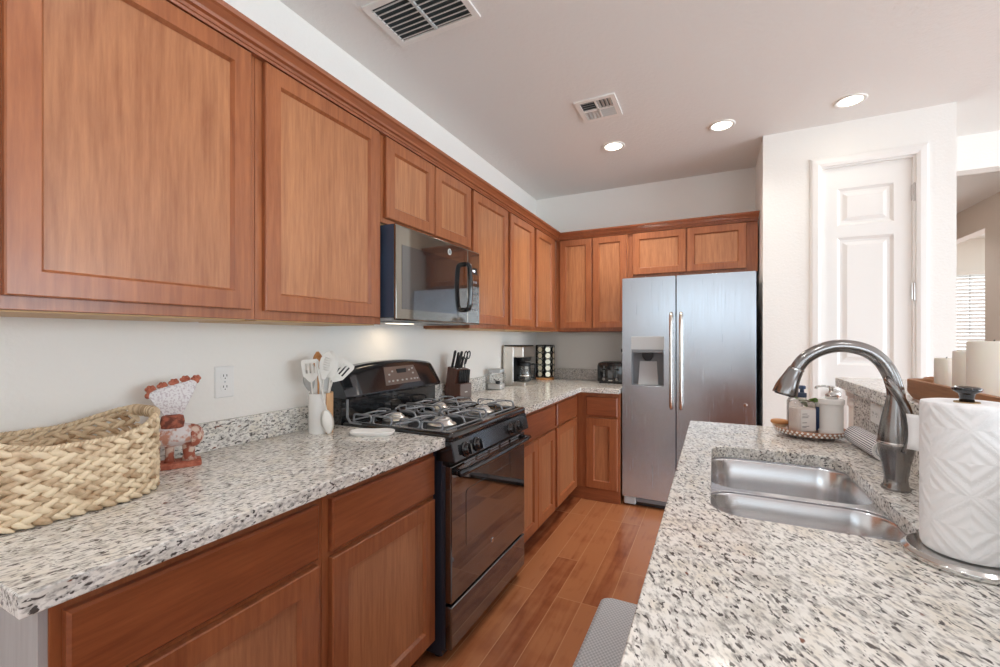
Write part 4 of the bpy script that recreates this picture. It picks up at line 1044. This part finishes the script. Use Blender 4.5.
def h_pasta(L, w=.028):
    out = [(-.007, 0), (.007, 0)] + [(w * math.sin(PI * u) ** .6 if u < .99 else .01, L * (.12 + .88 * u)) for u in (.12, .3, .5, .7, .88)] + [(0, L)] + [(-w * math.sin(PI * u) ** .6, L * (.12 + .88 * u)) for u in (.88, .7, .5, .3, .12)]
    sl = [[(-.016 + .002 * (k % 2), L * (.3 + .085 * k)), (.012, L * (.33 + .085 * k)), (.012, L * (.36 + .085 * k)), (-.016, L * (.33 + .085 * k))] for k in range(6)]
    return plate(out, sl)
utensil('slotted_spatula', 'white slotted spatula standing leftmost in the utensil crock', (-.012, -.01, .02), (-.034, -.022, .215), (-.040, -.026, .308), h_turner)
utensil('serving_spoon', 'pale grey spoon at the far left behind the slotted spatula', (-.02, .01, .02), (-.036, .005, .175), (-.052, .004, .262), lambda L: h_spoon(L, .022), 'pale_grey', 'pale_grey')
utensil('wooden_spoon', 'brown wooden spoon peeking up behind the white utensils', (-.005, .02, .02), (-.008, .022, .265), (-.010, .022, .338), lambda L: h_spoon(L, .02), 'lt_wood', 'lt_wood')
utensil('pasta_spoon', 'cream slotted pasta spoon leaning right in the crock centre', (.002, -.02, .02), (.012, -.026, .225), (.034, -.030, .340), h_pasta)
utensil('mixing_spoon', 'solid white mixing spoon right of the pasta spoon in the crock', (.015, -.005, .02), (.040, -.008, .228), (.044, -.010, .340), lambda L: h_spoon(L, .031), stem_r=.005)
utensil('slotted_turner', 'white slotted turner leaning far right over the range', (-.01, .012, .02), (.048, .020, .21), (.118, .024, .290), h_turner)
t = thing('white_spoon', 'long white silicone spoon leaning head-down against the front of the crock', 'spoon', (KX, KY, CZ1), RZ, local=True)
bm = B(); tube(bm, [(-.014, -.058, .300), (.002, -.057, .2), (.024, -.058, .098)], [.0075, .0065, .0055], 8, flat=.6); obj('handle', bm, 'silicone', t, smooth=True)
bm = h_spoon(.098, .026); mapv(bm, lambda x, y, z: (.024 + x + (.1 - z) * -.02 + z * .10, -.059 - y - .006 * z / .1, .100 - z)); obj('head', bm, 'silicone', t, smooth=True)
# spoon rest
t = obj('spoon_rest', B(), 'white_ceramic'); bpy.data.objects.remove(t)
bm = B()
A_ = Vector((.300, 1.335)); 
oc = []
for i in range(40):
    a = 2 * PI * i / 40; k = 1 + .16 * math.cos(2 * a); x_ = .080 * k * math.cos(a); y_ = (.046 + .016 * math.cos(2 * a) + .006 * math.cos(a)) * math.sin(a) * 1.25; oc.append((x_, y_))
cs, sn_ = math.cos(math.radians(25)), math.sin(math.radians(25))
def rs(k, z): return [(.348 + (x * k) * cs - (y * k) * sn_, 1.362 + (x * k) * sn_ + (y * k) * cs, CZ1 + z) for x, y in oc]
loft(bm, [rs(.93, .0005), rs(1.0, .012), rs(1.0, .017), rs(.95, .018), rs(.86, .008), rs(.4, .006)])
tag(obj('spoon_rest', bm, 'white_ceramic', smooth=True), 'white lobed ceramic spoon rest on the granite beside the range', 'spoon rest')

# ================================================================== RIGHT COUNTER OBJECTS
# knife block
t = thing('knife_block', 'dark walnut knife block full of knives on the counter right of the range', 'knife block', (.128, 2.405, CZ1), math.radians(-8), local=True)
bm = B(); lean = .030
sec = [(-.065, 0), (.055, 0), (.065, .085), (.025, .215), (-.060, .190)]       # (x,z) side outline
sec = [(-.085, 0), (.050, 0), (.050, .105), (.012, .105), (.028, .195), (-.052, .212)]
loft(bm, [[(x, -.060, z) for x, z in sec], [(x, .060, z) for x, z in sec]]); obj('block', bm, 'walnut', t, bevel=.003)
obj('front_plate', bx(.0502, .0515, -.055, .055, .005, .10), 'cp', t); 
M['cp2'] = M['cp']
obj('maker_mark', bx(.0515, .0522, -.012, .014, .048, .054), 'brand', t)
def knife(y, x0, ln, lab, rx=.0):
    k = thing('kitchen_knife', lab, 'knife', (.128, 2.405, CZ1), math.radians(-8), 'knives in the block', local=True)
    d_ = Vector((.26, 0, 1)).normalized(); b0 = Vector((x0, y, .195)); bm = B()
    tube(bm, [b0, b0 + d_ * .02, b0 + d_ * ln * .6, b0 + d_ * (ln - .01), b0 + d_ * ln], [.008, .0105, .0095, .0115, .008], 8, flat=.65); obj('handle', bm, 'black_plastic', k, smooth=True)
    bm = B(); tube(bm, [b0 - d_ * .09, b0 + d_ * .004], .0075, 6, flat=.2); obj('blade', bm, 'chrome', k)
    bm = B(); tube(bm, [b0 + d_ * .001, b0 + d_ * .008], .0105, 8, flat=.7); obj('bolster', bm, 'chrome', k, smooth=True)
    return k
knife(-.045, -.030, .125, 'tallest black-handled knife at the near side of the block'); knife(-.018, -.022, .112, 'black-handled knife second from the near side, rear row of the block')
knife(.010, -.020, .118, 'black-handled knife third from the near side, rear row of the block'); knife(-.032, .006, .092, 'shorter black-handled knife in the front row at the block near side'); knife(.002, .008, .085, 'shorter black-handled knife in the front row beside the scissors')
k = thing('kitchen_scissors', 'black looped kitchen scissors in the far side of the knife block', 'scissors', (.128, 2.405, CZ1), math.radians(-8), local=True)
for s in (-1, 1):
    bm = B(); c = Vector((.030, .040 + s * .015, .285)); tube(bm, [(c.x + .004 * math.sin(a), c.y + .014 * math.cos(a), c.z + .024 * math.sin(a)) for a in [2 * PI * i / 18 for i in range(18)]], .0042, 7, closed=True)
    tube(bm, [(.022, .040 + s * .008, .262), (.010, .040 + s * .003, .225)], .005, 7); obj('handle', bm, 'black_plastic', k, smooth=True)
bm = B(); box(bm, .006, .009, .034, .046, .12, .226); obj('blade', bm, 'chrome', k)
sk = None
for i in range(6):
    y = -.046 + i * .0185
    k = thing('steak_knife', 'black-handled steak knife in the lower front row of the knife block', 'knife', (.128, 2.405, CZ1), math.radians(-8), 'steak knives in the block', local=True) if i == 0 else copy_tree(sk)
    if i == 0:
        sk = k; d_ = Vector((.10, 0, 1)).normalized(); b0 = Vector((.033, 0, .104)); bm = B(); tube(bm, [b0, b0 + d_ * .02, b0 + d_ * .07, b0 + d_ * .088], [.006, .0075, .007, .006], 8, flat=.8); obj('handle', bm, 'black_plastic', k, smooth=True)
        bm = B(); tube(bm, [b0 - d_ * .05, b0 + d_ * .002], .006, 6, flat=.2); obj('blade', bm, 'chrome', k)
    cz_, sz_ = math.cos(math.radians(-8)), math.sin(math.radians(-8)); k.location = (.128 - y * sz_, 2.405 + y * cz_, CZ1)
    k['label'] = 'steak knife with black handle, lower front row of the block, ' + ('nearest the range', 'second from the range', 'third from the range', 'fourth from the range', 'fifth from the range', 'farthest from the range')[i]
# clear canister
t = thing('glass_jar', 'clear square glass jar with black scoop inside, beside the coffee maker', 'jar', (.085, 3.015, CZ1), math.radians(10), local=True)
bm = B(); loft(bm, [rb(.058, .058, 0, .012), rb(.060, .060, .004, .014), rb(.060, .060, .118, .014), rb(.052, .052, .128, .02), rb(.050, .050, .132, .02)], cap1=False); obj('jar_body', bm, 'glass', t, smooth=True)
bm = B(); loft(bm, [rb(.053, .053, .129, .02), rb(.056, .056, .132, .02), rb(.056, .056, .152, .02), rb(.050, .050, .156, .018)]); obj('lid', bm, 'lgrey', t, bevel=.001)
bm = B(); loft(bm, [rb(.055, .055, .003, .012), rb(.055, .055, .040, .012)]); obj('contents', bm, 'label', t, label='white powder')
s_ = thing('scoop', 'small black scoop lying inside the clear glass jar', 'scoop', (.085, 3.015, CZ1 + .041), math.radians(10), local=True)
bm = B(); lathe(bm, [(.012, 0), (.018, .004), (.020, .022), (.018, .022), (.015, .006)], (.018, -.018, 0), 16); obj('cup', bm, 'black_plastic', s_, smooth=True)
bm = B(); tube(bm, [(.005, -.005, .018), (-.03, .03, .032)], .004, 6); obj('handle', bm, 'black_plastic', s_)
# coffee maker
t = thing('coffee_maker', 'stainless drip coffee maker with glass carafe at the counter corner', 'coffee maker', (.13, 3.37, CZ1), math.radians(-4), local=True)
obj('body', box(B(), -.10, -.005, -.11, .11, .03, .325), 'steel_warm', t, bevel=.006)
obj('base', box(B(), -.10, .105, -.11, .11, 0, .035), 'steel_warm', t, bevel=.006)
obj('brew_head', box(B(), -.006, .085, -.105, .105, .235, .325), 'steel_warm', t, bevel=.008)
obj('top_lid', box(B(), -.095, .08, -.10, .10, .325, .335), 'black_plastic', t, bevel=.003)
obj('filter_basket', lathe(B(), [(.05, .200), (.062, .236)], (.042, 0, 0), 24), 'black_plastic', t)
obj('side_accent', box(B(), -.012, -.003, -.106, .106, .036, .235), 'black_plastic', t)
c = thing('carafe', 'glass coffee carafe with black lid and handle in the coffee maker', 'carafe', (.13, 3.37, CZ1), math.radians(-4), local=True)
bm = B(); lathe(bm, [(.052, .036), (.060, .042), (.063, .08), (.060, .125), (.052, .152), (.050, .165)], (.043, 0, 0), 28, cap1=False); obj('glass_body', bm, 'glass', c, smooth=True)
bm = B(); lathe(bm, [(.052, .160), (.055, .164), (.055, .184), (.045, .192), (.006, .193)], (.043, 0, 0), 28); obj('lid', bm, 'black_plastic', c, smooth=False)
bm = B(); tube(bm, smooth_path([(.094, .03, .175), (.115, .05, .172), (.118, .053, .12), (.110, .047, .07), (.093, .034, .066)], 4), .008, 8); obj('handle', bm, 'black_plastic', c, smooth=True)
bm = B(); lathe(bm, [(.0625, .076), (.064, .078), (.064, .088), (.0625, .09)], (.043, 0, 0), 28); obj('band', bm, 'chrome', c, smooth=True)
# pod carousel
CX, CY = .150, 3.925
t = thing('pod_carousel', 'black wire coffee pod carousel on a wooden base in the corner', 'pod holder', (CX, CY, CZ1), local=True)
bm = B(); lathe(bm, [(.085, 0), (.088, .004), (.088, .016), (.084, .020), (.01, .020)], n=40); obj('base', bm, 'lt_wood', t, smooth=False)
bm = B(); lathe(bm, [(.010, .02), (.010, .325), (.02, .33)], n=14); obj('post', bm, 'metal_dark', t)
ncol = 7
bm = B()
for z in (.030, .325): tube(bm, [(.086 * math.cos(a), .086 * math.sin(a), z) for a in [2 * PI * i / 36 for i in range(36)]], .003, 6, closed=True)
for k in range(ncol):
    a0 = 2 * PI * k / ncol; ca, sa = math.cos(a0), math.sin(a0)
    for s in (-1, 1):
        tube(bm, [((.084) * ca - s * .028 * sa, .084 * sa + s * .028 * ca, .025), ((.084) * ca - s * .028 * sa, .084 * sa + s * .028 * ca, .325)], .0026, 6)
    for r in range(5):
        zc = .055 + r * .058
        tube(bm, [(.084 * ca - .0265 * math.cos(b) * sa, .084 * sa + .0265 * math.cos(b) * ca, zc + .0265 * math.sin(b)) for b in [2 * PI * i / 18 for i in range(18)]], .0026, 5, closed=True)
obj('wire_frame', bm, 'metal_dark', t, smooth=True)
pod0 = None; rows_n = ('bottom', 'second', 'third', 'fourth', 'top')
aim = math.atan2(0 - CY, 1.603 - CX); cols = []
for k in range(ncol):
    a0 = 2 * PI * k / ncol; dlt = (a0 - aim + PI) % (2 * PI) - PI
    if abs(dlt) < 1.35: cols.append((dlt, a0))
cols.sort()
names = {0: 'leftmost', len(cols) - 1: 'rightmost'}
for ci, (dlt, a0) in enumerate(cols):
    for r in range(5):
        zc = CZ1 + .055 + r * .058; loc = (CX + .070 * math.cos(a0), CY + .070 * math.sin(a0), zc)
        if pod0 is None:
            p = thing('coffee_pod', '', 'coffee pod', loc, a0, 'pods in the carousel', local=True); pod0 = p
            bm = B(); lathe(bm, [(.016, -.020), (.0175, -.016), (.022, .010), (.0225, .013)], n=20); mapv(bm, lambda x, y, z: (z, x, y)); obj('cup', bm, 'pod', p, smooth=True)
            bm = B(); lathe(bm, [(.0255, .013), (.0258, .0145), (.0245, .016), (.004, .0162)], n=22); mapv(bm, lambda x, y, z: (z, x, y)); obj('lid', bm, 'pod_lid', p, smooth=False)
        else:
            p = copy_tree(pod0); p.location = loc; p.rotation_euler = (0, 0, a0)
        cn = names.get(ci, 'middle' if len(cols) == 3 else ('second from left' if ci == 1 else 'third from left'))
        p['label'] = 'foil-lidded coffee pod, %s row and %s visible column of the carousel' % (rows_n[r], cn)
# toaster
t = thing('toaster', 'black two-slot toaster on the back counter beside the refrigerator', 'toaster', (.80, 3.885, CZ1), local=True)
bm = B()
def ts(w, d, z, r=.025): return [(x, y, z) for x, y in rrect(-w, w, -d, d, r, 5)]
loft(bm, [ts(.110, .088, .012), ts(.118, .095, .020), ts(.118, .095, .150), ts(.112, .088, .176), ts(.098, .074, .184)]); obj('body', bm, 'black_gloss', t, smooth=False, bevel=.002)
bm = B()
for y in (-.035, .035): box(bm, -.080, .080, y - .014, y + .014, .1845, .186)
obj('slot', bm, 'vent_dark', t)
for x in (-.055, .055): obj('lever_track', box(B(), x - .004, x + .004, -.0968, -.0945, .06, .15), 'grey_plastic', t)
for x in (-.055, .055):
    obj('lever', box(B(), x - .018, x + .018, -.112, -.094, .118, .132), 'black_plastic', t, bevel=.003)
    bm = B(); lathe(bm, [(.015, 0), (.014, .012), (.005, .013)], n=18); mapv(bm, lambda a, b, c: (x + a, -.0945 - c, .040 + b)); obj('dial', bm, 'nickel', t, smooth=True)
bm = B()
for i in range(5): box(bm, -.02 + i * .008, -.016 + i * .008, -.0962, -.0945, .05, .12)
obj('button_row', bm, 'grey_plastic', t)
obj('maker_plate', box(B(), -.016, .016, -.0965, -.0945, .024, .031), 'brand', t)
obj('foot_rail', box(B(), -.10, .10, -.08, .08, 0, .013), 'black_plastic', t)
t = thing('power_plug', 'black plug with hanging cord in the back wall outlet above the toaster', 'plug', (.86, WB - .02, 1.19))
obj('plug_body', bx(.843, .877, WB - .040, WB - .008, 1.180, 1.212), 'black_plastic', t, bevel=.004)
bm = B(); tube(bm, smooth_path([(.858, WB - .036, 1.185), (.856, WB - .05, 1.15), (.85, WB - .045, 1.08), (.83, WB - .04, 1.02), (.82, WB - .05, .97)], 5), .0035, 6); obj('cord', bm, 'black_plastic', t, smooth=True)

# ================================================================== FLOOR MAT, CEILING FITTINGS
bm = B()
def mt(i, z): return [(x, y, z) for x, y in rrect(1.100 + i, 1.560 - i, .85 + i, 2.195 - i, .045, 6)]
loft(bm, [mt(0, 0.001), mt(0, .006), mt(.014, .017), mt(.02, .018)])
tag(obj('floor_mat', bm, 'mat', smooth=False), 'grey woven cushioned mat on the floor beside the island', 'mat')
LG = 'recessed ceiling lights'
dl0 = None
for x, yl, lab in ((.952, 3.18, 'recessed ceiling light nearest the cabinets'), (1.650, 3.18, 'recessed ceiling light in the middle of the row of three'), (2.319, 3.18, 'recessed ceiling light nearest the pantry door'),
        (.952, .55, 'added unseen ceiling light over the aisle beside the left counter'), (1.650, .45, 'added unseen ceiling light over the near end of the island'), (2.60, .45, 'added unseen ceiling light over the near end of the raised bar'), (3.5, 6.2, 'added unseen ceiling light in the hall beyond the opening')):  # these four are out of view, added to brighten the near kitchen and hall
    if dl0 is None:
        t = thing('downlight', lab, 'ceiling light', (x, yl, H), 0, LG, local=True); dl0 = t
        bm = B(); lathe(bm, [(.078, -.0005), (.080, -.004), (.074, -.008), (.060, -.006), (.058, -.002)], n=40, cap0=False, cap1=False); obj('trim_ring', bm, 'trim', t, smooth=True)
        bm = B(); lathe(bm, [(.059, -.003), (.004, -.0032)], n=32, cap0=False); obj('lens', bm, 'lamp', t)
        ld = bpy.data.lights.new('downlight_beam', 'SPOT'); ld.energy = 52; ld.color = (1.0, .94, .85); ld.spot_size = math.radians(125); ld.spot_blend = .8; ld.shadow_soft_size = .05
        added_ld = ld.copy(); added_ld.energy = 14; added_ld.color = (.93, .97, 1.0); right_ld = ld.copy(); right_ld.energy = 3.5; mid_ld = ld.copy(); mid_ld.energy = 12
        lo = bpy.data.objects.new('downlight_beam', ld); COL.objects.link(lo); lo.parent = t; lo.location = (0, 0, -.015); OFF[lo.name] = Vector()
    else:
        t = copy_tree(dl0)
        if yl < 1 or x > 1.2:
            for ch in t.children:
                if ch.type == 'LIGHT': ch.data = added_ld if yl < 1 else (mid_ld if x < 2 else right_ld) if yl < 5 else added_ld
        t.location = (x, yl, H); t['label'] = lab
def vent(name, label, x0, x1, y0, y1, four=False):
    t = thing('ceiling_vent', label, 'vent', ((x0 + x1) / 2, (y0 + y1) / 2, H), group=None)
    bw = .028
    m = slab(rrect(x0, x1, y0, y1, .004, 2), [rrect(x0 + bw, x1 - bw, y0 + bw, y1 - bw, .003, 2)], H - .010, H - .0005); obj('frame', m, 'trim', t, bevel=.003)
    obj('backing', bx(x0 + bw - .002, x1 - bw + .002, y0 + bw - .002, y1 - bw + .002, H - .002, H - .0005), 'vent_dark', t)
    xm, ym = (x0 + x1) / 2, (y0 + y1) / 2
    if not four:
        obj('divider', bx(xm - .006, xm + .006, y0 + bw, y1 - bw, H - .012, H - .002), 'vent_blade', t)
        nb = 8
        for s in (0, 1):
            xa, xb = (x0 + bw, xm - .006) if s == 0 else (xm + .006, x1 - bw)
            for i in range(nb):
                y = y0 + bw + (i + .5) * (y1 - y0 - 2 * bw) / nb; bm = B()
                loft(bm, [[(x, y - .0085, H - .0115), (x, y - .0035, H - .0110), (x, y + .0085, H - .003), (x, y + .004, H - .003)] for x in (xa, xb)]); obj('blade', bm, 'vent_blade', t)
    else:
        bm = B(); box(bm, xm - .005, xm + .005, y0 + bw, y1 - bw, H - .011, H - .002); box(bm, x0 + bw, x1 - bw, ym - .005, ym + .005, H - .011, H - .002); obj('divider', bm, 'trim', t)
        for qx in (0, 1):
            for qy in (0, 1):
                xa, xb = (x0 + bw, xm - .005) if not qx else (xm + .005, x1 - bw); ya, yb = (y0 + bw, ym - .005) if not qy else (ym + .005, y1 - bw)
                al = (qx + qy) % 2
                for i in range(4):
                    bm = B(); f = (i + .5) / 4; s = 1 if qy == 0 else -1; sx_ = 1 if qx == 0 else -1
                    if al == 0:
                        y = ya + f * (yb - ya); loft(bm, [[(x, y - s * .009, H - .0105), (x, y - s * .006, H - .0105), (x, y + s * .009, H - .003), (x, y + s * .006, H - .003)] for x in (xa, xb)])
                    else:
                        x = xa + f * (xb - xa); loft(bm, [[(x - sx_ * .009, y, H - .0105), (x - sx_ * .006, y, H - .0105), (x + sx_ * .009, y, H - .003), (x + sx_ * .006, y, H - .003)] for y in (ya, yb)])
                    obj('blade', bm, 'vent_blade', t)
    return t
vent('ceiling_vent', 'larger slatted white air return on the ceiling near the upper cabinets', .279, .704, 1.372, 1.642)
vent('ceiling_vent', 'small square four-way ceiling air register', .862, 1.098, 2.482, 2.742, True)
